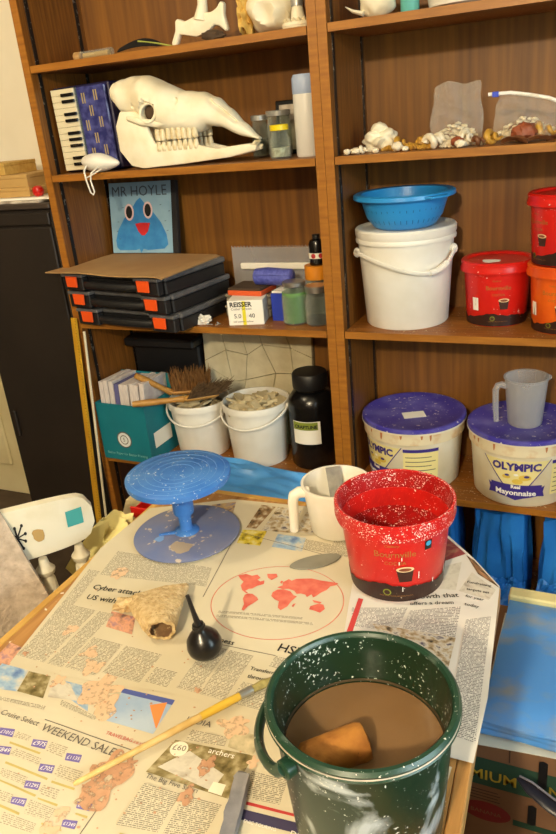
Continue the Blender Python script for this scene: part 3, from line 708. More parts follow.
for i in range(9):
    x = 0.030 + 0.008 + i * 0.0200; hh = 0.262 + 0.016 * RNG.random()
    o = ob('paper_bundle', box(0, 0.0175, 0.008, 0.145, 0, hh, 0.001), 'folder_blue' if i == 3 else 'paper_edge', loc=(x, -0.012 - 0.0005 * i + 0.002, z + 0.0055), rot=(radians(-3), radians(1.5 * RNG.random()), 0))
    tag(o, 'blue folder among the papers in the teal file box' if i == 3 else 'white bundle of papers standing in the teal file box', 'papers', None if i == 3 else 'papers in the file box')
t = thing('hard_case', 'black hard plastic case standing behind the papers', 'case', (0.035, 0.240, z))
ob('case_body', box(0, 0.27, 0, 0.035, 0, 0.335, 0.006), 'black_plastic', t)
ob('case_lip', box(-0.006, 0.276, -0.045, 0.037, 0.3352, 0.365, 0.006), 'black_plastic', t)
# cracked plaster slab leaning at the back
mat('plaster', (214, 204, 172), 0.85, col2=(196, 184, 150), scale=18, bump=0.25, bscale=70); mat('crack', (136, 122, 92), 0.9)
t = thing('plaster_slab', 'cracked cream plaster slab leaning at the back of the shelf', 'slab', (0.318, 0.232, z), rot=(radians(-4), 0, 0))
ob('core', box(0.002, 0.398, 0.010, 0.028, 0.0, 0.386), 'crack', t)
# irregular plates: jittered grid cells, drawn in a little so that the cracks are real gaps
NXp, NZp = 5, 5
J = {}
for i in range(NXp + 1):
    for j in range(NZp + 1):
        jx = 0 if i in (0, NXp) else (RNG.random() - 0.5) * 0.075; jz = 0 if j in (0, NZp) else (RNG.random() - 0.5) * 0.07
        J[i, j] = (0.40 * i / NXp + jx, 0.39 * j / NZp + jz)
for i in range(NXp):
    for j in range(NZp):
        q = [J[i, j], J[i + 1, j], J[i + 1, j + 1], J[i, j + 1]]; cx = sum(a for a, b in q) / 4; cz = sum(b for a, b in q) / 4
        q = [(cx + (a - cx) * 0.972, cz + (b - cz) * 0.972) for a, b in q]
        ob('plate', prism(q, 0.012 + 0.004 * RNG.random(), 'y', -0.003 * RNG.random()), 'plaster', t)
# open white buckets
def open_bucket(label, x, y, zz, r0, r1, h, handle_side, cat='bucket', m='white_plastic', group=None):
    t = thing('bucket', label, cat, (x, y, zz), 0, group)
    prof = [(0, 0), (r0, 0), (r0 + 0.002, 0.004), (r1 - 0.003, h - 0.024), (r1 + 0.003, h - 0.022), (r1 + 0.004, h - 0.004), (r1 + 0.002, h), (r1 - 0.002, h), (r1 - 0.004, h - 0.02), (r0 - 0.002, 0.004), (0, 0.004)]
    ob('body', lathe(prof, 56), m, t, True)
    a0 = cam_phi(x, y) + handle_side
    pts = []
    for k in range(21):
        s = k / 20; a = a0 - pi / 2 + pi * s
        rr = r1 + 0.009; pts.append((rr * cos(a), rr * sin(a), h - 0.014 - 0.050 * sin(pi * s)))
    ob('handle', tube(pts, 0.0034, 8, flat=1.5), m, t, True)
    for s in (-1, 1):
        a = a0 + s * pi / 2
        ob('lug', blob(((r1 + 0.007) * cos(a), (r1 + 0.007) * sin(a), h - 0.014), (0.007, 0.007, 0.009), 1, 0.05, 1, 2), m, t, True)
    return t
mat('shard', (196, 182, 146), 0.8, col2=(176, 158, 118), scale=20, bump=0.2)
def shards(x, y, zz, R, n, label, group, seed):
    rn = random.Random(seed); base = None
    for k in range(n):
        a = k * 2.39996; rr = R * math.sqrt((k + 0.5) / n)
        ln = 0.016 + 0.012 * rn.random()
        poly = ragged(ln, seed + k, 7, 0.5)
        o = ob('shard', prism(poly, 0.006 + 0.005 * rn.random(), 'z', 0, 0.001), 'shard', loc=(x + rr * cos(a), y + rr * sin(a), zz + 0.006 + 0.012 * rn.random() + 0.008 * (1 - rr / R)), rot=(rn.uniform(-0.6, 0.6), rn.uniform(-0.6, 0.6), rn.uniform(0, 6)))
        tag(o, label, 'shard', group)
mat('rubble', (150, 136, 104), 0.9, col2=(110, 98, 72), scale=40, bump=0.6)
def rubble(name, x, y, zz, R0, R1, h, label):
    bm = lathe([(0, 0), (R0, 0), (R1, h), (R1 * 0.6, h + 0.006), (0, h + 0.01)], 32)
    tag(ob(name, bm, 'rubble', loc=(x, y, zz)), label, 'rubble', kind='stuff')
open_bucket('white plastic bucket filled with broken plaster shards, beside the black jar', 0.562, 0.128, z, 0.088, 0.106, 0.205, -0.5)
rubble('plaster_rubble', 0.562, 0.128, z + 0.0045, 0.084, 0.099, 0.160, 'fine plaster rubble beneath the shards in the bucket beside the black jar')
shards(0.562, 0.128, z + 0.172, 0.086, 46, 'broken buff plaster shard in the white bucket beside the black jar', 'shards in the white bucket', 31)
open_bucket('white plastic bucket with brushes laid across it, beside the teal box', 0.343, 0.138, z, 0.084, 0.102, 0.190, -0.35)
rubble('plaster_rubble', 0.343, 0.138, z + 0.0045, 0.080, 0.094, 0.150, 'fine plaster rubble in the white bucket under the brushes')
shards(0.343, 0.138, z + 0.160, 0.078, 16, 'buff plaster shard in the bucket under the brushes', 'shards under the brushes', 53)
# hand brushes
mat('brush_wood', (190, 142, 70), 0.5, col2=(168, 118, 52), scale=9, stretch=(1, 8, 8)); mat('bristle', (150, 106, 56), 0.9, col2=(112, 74, 34), scale=120, stretch=(1, 1, 0.2), bump=0.8, bscale=200)
mat('bristle_dark', (112, 88, 58), 0.9, col2=(80, 60, 38), scale=120, bump=0.8, bscale=200)
def hand_brush(label, tip, mid, end, bm_, w_=0.024, hb=0.05, up=None):
    t = thing('hand_brush', label, 'brush')
    T_, M_, E_ = Vector(tip), Vector(mid), Vector(end)
    ob('handle', tube([T_, T_.lerp(M_, 0.3), T_.lerp(M_, 0.8), M_], [0.0095, 0.0115, 0.0085, 0.012], 12), 'brush_wood', t, True)
    ob('stock', tube([M_, M_.lerp(E_, 0.1), M_.lerp(E_, 0.9), E_], [0.012, w_ * 0.8, w_ * 0.8, 0.010], 12, flat=0.6), 'brush_wood', t, True)
    d_ = (E_ - M_); s_ = d_.cross(Vector((0, 0, 1))).normalized(); up = up.normalized()
    bm = bmesh.new(); rn = random.Random(5)
    for i in range(44):
        for j in range(9):
            p = M_ + d_ * (0.08 + 0.86 * i / 43) + s_ * (w_ * 0.75 * (j - 4) / 4) + up * 0.006
            q = p + up * (hb * (0.75 + 0.45 * rn.random())) + d_.normalized() * (0.016 * (i / 43 - 0.3) + rn.uniform(-.008, .008)) + s_ * (0.016 * (j - 4) / 4 + rn.uniform(-.008, .008)) + Vector((0, 0, rn.uniform(-.008, .008)))
            tube_bm(bm, [p, p.lerp(q, 0.6), q], [0.0015, 0.0013, 0.0005], 4)
    ob('bristles', bm, bm_, t)['kind'] = 'stuff'
    return t
hand_brush('pale-handled hand brush with brown bristles laid over the bucket rim', (0.205, -0.040, z + 0.224), (0.350, 0.040, z + 0.222), (0.455, 0.085, z + 0.232), 'bristle_dark', 0.022, 0.052, Vector((0.62, 0.25, 0.55)))
hand_brush('hand brush with upright fox-brown bristles lying behind the other brush', (0.190, 0.02, z + 0.300), (0.258, 0.105, z + 0.214), (0.38, 0.170, z + 0.210), 'bristle', 0.020, 0.060, Vector((-0.12, 0.15, 1)))
# big black jar with a label
t = thing('black_jar', 'large black plastic jar with a screw lid and white label', 'jar', (0.752, 0.140, z))
rj = 0.074
ob('jar_body', lathe([(0, 0), (rj - 0.006, 0), (rj, 0.008), (rj, 0.205), (rj - 0.004, 0.225), (rj - 0.018, 0.245), (rj - 0.028, 0.250), (rj - 0.028, 0.262), (0, 0.262)], 56), 'black_gloss', t, True)
bm = lathe([(rj - 0.027, 0.258), (rj - 0.020, 0.258), (rj - 0.019, 0.262), (rj - 0.019, 0.300), (rj - 0.023, 0.306), (0, 0.307)], 64)
ob('lid', bm, 'black_plastic', t, True)
mat('label_green', (126, 138, 40), 0.7)
ph = cam_phi(0.752, 0.140, -0.30)
lb = ob('label', wrap(flat_poly([(-0.048, -0.04), (0.044, -0.04), (0.044, 0.036), (-0.048, 0.036)]), lambda q: rj, ph, 0.130), 'paper_white', t)
ob('label_band', wrap(flat_poly([(-0.046, 0.008), (0.036, 0.008), (0.036, 0.034), (-0.046, 0.034)]), lambda q: rj, ph, 0.130, 0.0011), 'label_green', lb)
ob('lettering', wrap(text_bm('CRAFTLINE', 0.074, 0.02, bold=0.0008), lambda q: rj, ph - 0.040 / rj, 0.144, 0.0016), 'ink_black', lb)
mat('green_box', (92, 140, 116), 0.6)
t = thing('green_carton', 'pale green carton tucked between the white bucket and black jar', 'box', (0.640, 0.210, z))
ob('carton', box(0, 0.06, 0, 0.05, 0, 0.15, 0.001), 'green_box', t); ob('flap', box(0.001, 0.059, 0.001, 0.049, 0.1502, 0.153), 'paper_white', t)

# ================================================================== RIGHT BOOKCASE
# top shelf
z = Z1
mat('teal_cup', (96, 178, 170), 0.4); mat('bowl_white', (236, 232, 220), 0.4)
t = thing('spiral_shell', 'large cream shell with a pointed lip beside the small teal cup', 'shell', (1.030, 0.070, z))
bm = blob((0, 0, 0.044), (0.045, 0.042, 0.0445), 21, 0.14, 1.6, 4)
for v in bm.verts:
    a = atan2(v.co.z - 0.044, v.co.x); v.co *= 1 + 0.03 * sin(9 * a + v.co.y * 60)
    v.co.z = max(v.co.z, 0.0005)
ob('whorl', bm, 'bone', t, True)
ob('lip', tube([(-0.030, -0.02, 0.012), (-0.055, -0.022, 0.020), (-0.075, -0.018, 0.032)], [0.012, 0.008, 0.002], 8, flat=0.5), 'bone', t, True)
t = thing('teal_cup', 'small teal cup on the top shelf beside the cream shell', 'cup', (1.104, 0.075, z))
ob('cup_body', lathe([(0, 0), (0.020, 0), (0.0215, 0.003), (0.0215, 0.070), (0.0195, 0.070), (0.0195, 0.005), (0, 0.004)], 28), 'teal_cup', t, True)
ob('lip_band', lathe([(0.0216, 0.062), (0.023, 0.063), (0.023, 0.071), (0.0192, 0.071)], 28), 'teal_cup', t, True)
t = thing('white_dish', 'low white dish on the top shelf, next to the teal cup', 'dish', (1.235, 0.11, z))
ob('dish', lathe([(0, 0), (0.075, 0), (0.092, 0.006), (0.098, 0.040), (0.101, 0.046), (0.096, 0.046), (0.088, 0.010), (0, 0.006)], 56), 'bowl_white', t, True)
ob('foot', lathe([(0.060, 0.0), (0.075, 0.0), (0.0755, 0.0035), (0.060, 0.0035)], 40), 'bowl_white', t, True)
# second shelf: bones, shells and bags
z = Z2
t = thing('knobbly_bone', 'knobbly cream bone with a round knob on top, beside the shells', 'bone', (1.010, 0.115, z))
bm = blob((0, 0, 0.026), (0.044, 0.034, 0.027), 3, 0.42, 1.9, 4)
for v in bm.verts: v.co.z = max(v.co.z, 0.0003)
ob('base_bone', bm, 'bone', t, True); ob('knob', blob((-0.002, -0.002, 0.054), (0.020, 0.018, 0.015), 8, 0.25, 1.8, 3), 'bone', t, True)
mat('shell_white', (238, 230, 210), 0.5, col2=(214, 198, 164), scale=60); mat('shell_gold', (206, 160, 60), 0.4, col2=(150, 104, 40), scale=30)
mat('shell_brown', (124, 78, 46), 0.45, col2=(92, 56, 34), scale=30); mat('shell_rust', (160, 84, 50), 0.5, col2=(120, 60, 36), scale=30)
def shell(x, y, r, m, kind, seed, label, group):
    rn = random.Random(seed)
    if kind == 'scallop':
        def f(u, v):
            a = (u - 0.5) * 2.5; rr = v * r * (1 + 0.05 * cos(u * 44)); hh = r * 0.55 * (1 - v * v) + 0.0015 * cos(u * 44) * v
            return Vector((rr * sin(a), -rr * cos(a) * 0.9 + r * 0.4, hh + 0.001))
        bm = grid(30, 8, f, thick=0.0016)
    elif kind == 'cone':
        bm = bmesh.new(); pts = []; rad = []
        for k in range(40):
            s = k / 39; a = s * 5.0 * pi; q = r * 0.55 * (1 - s)
            pts.append((-r + 2.0 * r * s, q * cos(a), r * 0.62 + q * sin(a))); rad.append(r * 0.34 * (1 - s) + 0.0012)
        tube_bm(bm, pts, rad, 8)
    elif kind == 'leaf':
        def f(u, v):
            wv = r * 0.55 * sin(pi * (0.06 + 0.9 * u)); return Vector(((u - 0.5) * 2.6 * r, (v - 0.5) * wv * 1.4, 0.003 + r * 0.25 * sin(pi * u) + r * 0.55 * (abs(v - 0.5)) + 0.002 * noise.noise(Vector((u * 6, v * 6, seed)))))
        bm = grid(14, 6, f, thick=0.0016)
    else:
        bm = blob((0, 0, r * 0.70), (r, r * 0.8, r * 0.70), seed, 0.35, 1.9, 3)
    mz = min(v.co.z for v in bm.verts)
    for v in bm.verts: v.co.z -= mz
    o = ob('shell' if kind != 'leaf' else 'dried_leaf', bm, m, smooth=True, loc=(x, y, z + 0.0004), rot=(0, 0, rn.uniform(-0.9, 0.9)))
    tag(o, label, 'shell' if kind != 'leaf' else 'leaf', group); return o
for i, x in enumerate((0.948, 0.962, 0.974, 0.968)):
    shell(x, 0.030 + 0.012 * (i % 2), 0.010, 'shell_white', 'pebble', i + 3, 'tiny white shell at the end of the row by the upright', 'tiny white shells')
shell(0.992, 0.040, 0.013, 'shell_white', 'cone', 9, 'small white spiral shell in front of the knobbly bone', 'small spiral shells')
shell(1.022, 0.030, 0.009, 'shell_white', 'pebble', 12, 'small flat white pebble in front of the knobbly bone', None)
for i, (x, y, r, m, kd) in enumerate(((1.045, 0.065, 0.020, 'shell_gold', 'scallop'), (1.078, 0.090, 0.022, 'shell_gold', 'cone'), (1.105, 0.060, 0.024, 'shell_gold', 'scallop'), (1.125, 0.095, 0.020, 'shell_gold', 'pebble'))):
    shell(x, y, r, m, kd, 40 + i, 'golden brown shell between the knobbly bone and the plastic bag', 'golden shells beside the bag')
shell(1.077, 0.036, 0.0155, 'shell_white', 'pebble', 51, 'round white shell in front of the golden shells', None)
shell(1.098, 0.028, 0.0085, 'shell_white', 'pebble', 54, 'little white stone at the shelf edge', None)
shell(1.145, 0.040, 0.021, 'shell_gold', 'scallop', 61, 'golden ribbed shell in front of the plastic bag', None)
for i, (x, y, r) in enumerate(((1.172, 0.045, 0.025), (1.196, 0.055, 0.026), (1.246, 0.050, 0.026), (1.262, 0.075, 0.022), (1.185, 0.085, 0.024), (1.228, 0.088, 0.024))):
    shell(x, y, r, 'shell_white', 'scallop' if i % 2 else 'cone', 70 + i, 'pale ribbed shell gathered at the foot of the plastic bag', 'pale shells at the bag')
shell(1.221, 0.038, 0.017, 'shell_rust', 'pebble', 82, 'rust coloured shell among the pale shells at the bag', None)
shell(1.232, 0.020, 0.013, 'shell_white', 'pebble', 83, 'smooth white pebble in front of the rust coloured shell', None)
shell(1.276, 0.040, 0.016, 'shell_brown', 'cone', 84, 'grey-brown spiral shell between the two bags', None)
for i, (x, y, r, m, kd) in enumerate(((1.306, 0.050, 0.024, 'shell_gold', 'cone'), (1.345, 0.085, 0.022, 'shell_gold', 'scallop'), (1.420, 0.085, 0.030, 'shell_gold', 'cone'), (1.455, 0.060, 0.024, 'shell_gold', 'scallop'), (1.480, 0.09, 0.026, 'shell_gold', 'cone'), (1.50, 0.05, 0.022, 'shell_gold', 'scallop'))):
    shell(x, y, r, m, kd, 90 + i, 'golden shell at the foot of the zip bag', 'golden shells under the zip bag')
shell(1.368, 0.065, 0.030, 'shell_rust', 'pebble', 97, 'big round rust-brown shell at the foot of the zip bag', None)
for i, (x, y, r) in enumerate(((1.352, 0.030, 0.030), (1.405, 0.035, 0.026), (1.445, 0.030, 0.024))):
    shell(x, y, r, 'shell_brown', 'leaf', 100 + i, 'curled brown dried leaf lying before the zip bag', 'curled dried leaves')
mat('blue_clip', (40, 70, 200), 0.4)
def bag(label, x0, x1, y, h, seed, zipb=False):
    t = thing('plastic_bag', label, 'bag', (x0, y, z))
    W2 = x1 - x0
    def f(side):
        def g(u, v):
            b = (sin(pi * u) ** 0.5) * (0.040 * (1 - v) ** 0.7 + 0.007)
            n = noise.noise(Vector((u * 4.5, v * 4.5, seed + side * 3))) * 0.010 + noise.noise(Vector((u * 11, v * 11, seed + side))) * 0.004
            ue = 0.5 + (u - 0.5) * (1 - 0.16 * v + 0.10 * noise.noise(Vector((v * 3.5, seed, (u > 0.5) * 4.0))) + 0.05 * sin(pi * v))
            cr = 0.006 * abs(noise.noise(Vector((u * 9 + v * 5, v * 7 - u * 4, seed + side)))) 
            return Vector((W2 * ue, side * (b + cr * 2) + n * 1.4 * (sin(pi * u)) + 0.012 * v, 0.001 + h * v * (1 - 0.10 * (u - 0.4) ** 2 - (0.03 * sin(u * 9 + seed) if not zipb else 0.0)) - (0.020 * u * u * v if zipb else 0)))
        return g
    for s in (-1, 1): ob('film', grid(26, 26, f(s)), 'film', t, True)
    bm = bmesh.new(); rn = random.Random(seed)
    for k in range(130):
        u = rn.uniform(0.12, 0.88); hh = 0.008 + rn.random() * h * (0.30 if not zipb else 0.42) * sin(pi * u); yy = rn.uniform(-1, 1) * 0.022 * sin(pi * u)
        r_ = rn.uniform(0.004, 0.009)
        m2 = Matrix.Translation((W2 * u, yy, hh)) @ Matrix.Diagonal((r_, r_ * 0.8, r_ * 0.6, 1))
        bmesh.ops.create_icosphere(bm, subdivisions=1, radius=1, matrix=m2)
    o = ob('chips', bm, 'shell_white', t); o['kind'] = 'stuff'
    if zipb:
        ob('zip_strip', tube([(-0.012, -0.004, h + 0.001), (W2 * 0.25, 0.004, h * 1.005), (W2 * 0.5, 0.008, h - 0.007), (W2 * 0.8, 0.008, h - 0.018), (W2 * 1.05, 0.004, h - 0.034)], 0.0042, 8), 'ink_white', t, True)
        ob('zip_slider', box(-0.002, 0.012, -0.010, 0.004, h - 0.006, h + 0.006, 0.001), 'blue_clip', t)
    return t
bag('clear plastic bag bulging with pale shell bits', 1.140, 1.268, 0.110, 0.142, 2.0)
bag('clear zip bag of white chips with a blue slider', 1.292, 1.445, 0.105, 0.108, 6.0, True)
# third shelf: lidded bucket, colander, cocoa tubs
z = Z3
t = thing('lidded_bucket', 'tall white bucket with a lid and carrying handle, under the blue colander', 'bucket', (1.064, 0.140, z))
R0, R1, HB = 0.112, 0.127, 0.262
ob('body', lathe([(0, 0), (R0 - 0.004, 0), (R0, 0.005), (R1, HB - 0.040), (R1, HB - 0.03), (0, HB - 0.03)], 64), 'white_plastic', t, True)
ob('lid', lathe([(R1 + 0.0005, HB - 0.036), (R1 + 0.006, HB - 0.036), (R1 + 0.007, HB - 0.030), (R1 + 0.0045, HB - 0.024), (R1 + 0.007, HB - 0.018), (R1 + 0.0075, HB - 0.004), (R1 + 0.004, HB), (R1 - 0.006, HB), (R1 - 0.010, HB - 0.006), (0, HB - 0.006)], 72), 'white_plastic', t, True)
a0 = cam_phi(1.078, 0.140)
pts = []
for k in range(25):
    s = k / 24; a = a0 - 1.35 + 2.55 * s
    pts.append(((R1 + 0.010) * cos(a), (R1 + 0.010) * sin(a), HB - 0.058 - 0.050 * sin(pi * s ** 1.9)))
ob('handle', tube(pts, 0.0040, 8, flat=1.6), 'white_plastic', t, True)
ob('grip', tube(pts[17:22], 0.0085, 10), 'white_plastic', t, True)
for a in (a0 - 1.35, a0 + 1.2):
    ob('lug', blob(((R1 + 0.006) * cos(a), (R1 + 0.006) * sin(a), HB - 0.062), (0.010, 0.010, 0.014), 1, 0.05, 1, 2), 'white_plastic', t, True)
mat('blue_plastic', (42, 142, 214), 0.35)
t = thing('colander', 'bright blue plastic colander standing on the white bucket lid', 'colander', (1.062, 0.142, z + HB - 0.0055))
cp = [(0, 0.0), (0.070, 0.0), (0.082, 0.006), (0.100, 0.030), (0.112, 0.068), (0.116, 0.085), (0.128, 0.087), (0.131, 0.084), (0.132, 0.078), (0.134, 0.080), (0.133, 0.089), (0.128, 0.092), (0.113, 0.090), (0.108, 0.070), (0.096, 0.032), (0.079, 0.009), (0.068, 0.004), (0, 0.004)]
ob('bowl', lathe(cp, 72), 'blue_plastic', t, True)
mat('slot_dark', (18, 84, 150), 0.6)
for k in range(40):
    a = 2 * pi * k / 40
    ob('slot', wrap(flat_poly([(-0.0009, -0.018), (0.0009, -0.018), (0.0009, 0.018), (-0.0009, 0.018)]), lambda q: 0.0985 + (q - 0.028) * 0.34 if q > 0.028 else 0.0985 - (0.028 - q) * 0.62, a, 0.036, 0.0003), 'slot_dark', t)
for s in (-0.25, 2.9):
    a = a0 + s + 0.9
    ob('grip', prism([(0.128, -0.035), (0.148, -0.028), (0.152, 0.0), (0.148, 0.028), (0.128, 0.035)], 0.006, 'z', 0.081, 0.0015), 'blue_plastic', t, rot=(0, 0, a))
# cocoa tubs
mat('tub_red', (206, 30, 22), 0.32, speck=((244, 226, 214), -0.03, 120)); mat('tub_brown', (44, 22, 16), 0.4, speck=((214, 196, 180), -0.04, 140)); mat('tub_orange', (232, 104, 20), 0.35, col2=(212, 76, 20), scale=12)
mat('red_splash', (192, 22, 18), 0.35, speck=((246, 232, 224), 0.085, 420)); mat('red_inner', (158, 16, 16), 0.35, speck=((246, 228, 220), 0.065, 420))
mat('gold_ink', (164, 112, 50), 0.5); mat('cup_brown', (58, 28, 18), 0.5); mat('cup_cream', (226, 196, 150), 0.5); mat('barcode', (236, 232, 224), 0.6, col2=(40, 36, 34), scale=300, stretch=(1, 1, 0.02), lo=0.60, hi=0.64)
def tub_art(t, rf, phi, h, base_m='tub_brown', small=1.0, text=True):
    """printed cocoa artwork: dark splash along the foot, cup, lettering, badge"""
    n = 96; rn = random.Random(3); top = []
    for k in range(n + 1):
        u = k / n; s = 0.020 + 0.018 * abs(noise.noise(Vector((u * 7.0, 1.3, 0)))) * 2 + 0.006 * noise.noise(Vector((u * 30, 4, 0))); top.append(s * small)
    bm = bmesh.new(); V = []
    for k in range(n + 1):
        a = 2 * pi * k / n
        hh = top[k % n]
        V.append([bm.verts.new(((rf(q) + 0.0006) * cos(a), (rf(q) + 0.0006) * sin(a), q)) for q in (0.002, hh * 0.5, hh)])
    for k in range(n):
        for j in range(2): bm.faces.new((V[k][j], V[k + 1][j], V[k + 1][j + 1], V[k][j + 1]))
    ob('splash_print', bm, base_m, t)
    c = ob('cup_print', wrap(flat_poly([(-0.013, 0.012), (0.013, 0.012), (0.010, -0.012), (-0.009, -0.012)]), rf, phi + 0.014 / rf(h * .35), h * 0.36, 0.0010), 'cup_brown', t)
    ob('cup_top_print', wrap(flat_poly(ellipse(0.0135, 0.0050)), rf, phi + 0.014 / rf(h * .35), h * 0.36 + 0.012, 0.0014), 'cup_cream', c)
    ob('cup_drink_print', wrap(flat_poly(ellipse(0.0095, 0.0030)), rf, phi + 0.014 / rf(h * .35), h * 0.36 + 0.0118, 0.0018), 'shell_rust', c)
    ob('badge_print', wrap(flat_poly(ellipse(0.0062, 0.0062)), rf, phi - 0.014 / rf(h * .2), h * 0.14, 0.0012), 'label_green', t)
    ob('badge_print', wrap(flat_poly(ellipse(0.0045, 0.0045)), rf, phi - 0.014 / rf(h * .2), h * 0.14, 0.0016), 'cup_brown', t)
    if text:
        ob('lettering', wrap(text_bm('Bournville', 0.062, 0.02, align='CENTER'), rf, phi, h * 0.60, 0.0010), 'gold_ink', t)
        ob('lettering', wrap(text_bm('COCOA', 0.032, 0.02, align='CENTER'), rf, phi, h * 0.505, 0.0010), 'gold_ink', t)
        ob('lettering', wrap(text_bm('Cadbury', 0.022, 0.02, shear=0.3, align='CENTER'), rf, phi - 0.004 / 0.08, h * 0.73, 0.0010), 'gold_ink', t)
        ob('lettering', wrap(text_bm('DELICIOUSLY DARK DRINKING COCOA', 0.050, 0.02, align='CENTER'), rf, phi, h * 0.085, 0.0010), 'gold_ink', t)
def closed_tub(label, x, y, zz, dphi, m='tub_red', text=True, lid=True, r0=0.077, r1=0.086, h=0.166):
    t = thing('cocoa_tub', label, 'tub', (x, y, zz), 0)
    rf = lambda q: r0 + (r1 - r0) * q / h
    top = h if not lid else h - 0.012
    ob('body', lathe([(0, 0), (r0 - 0.002, 0), (r0, 0.003), (rf(top), top), (rf(top) - 0.003, top), (r0 - 0.003, 0.006), (0, 0.006)], 56), m, t, True)
    if lid:
        ob('lid', lathe([(r1 + 0.0005, h - 0.026), (r1 + 0.008, h - 0.026), (r1 + 0.009, h - 0.020), (r1 + 0.006, h - 0.012), (r1 + 0.007, h - 0.002), (r1 + 0.003, h + 0.002), (r1 - 0.006, h + 0.001), (r1 - 0.010, h - 0.004), (0, h - 0.004)], 64), m, t, True)
    ph = cam_phi(x, y, dphi)
    tub_art(t, rf, ph, h, text=text)
    ob('barcode_label', wrap(flat_poly([(-0.009, -0.017), (0.009, -0.017), (0.009, 0.017), (-0.009, 0.017)]), rf, ph - 0.058 / r0, h * 0.36, 0.0013), 'barcode', t)
    return t
closed_tub('red cocoa tub with a lid standing alone beside the white bucket', 1.302, 0.165, z, 0.05)
tag(ob('paper_scrap', flat_poly(ragged(0.024, 3, 12, 0.3)), 'paper_white', loc=(1.29, 0.14, z + 0.1631)), 'torn white label on the lid of the lone red tub', 'label')
closed_tub('orange cocoa tub with a red lid at the foot of the stack of two', 1.476, 0.112, z, -0.28, 'tub_orange', text=True)
closed_tub('red cocoa tub stacked on top of the orange tub', 1.470, 0.112, z + 0.1685, -0.9, 'tub_red')
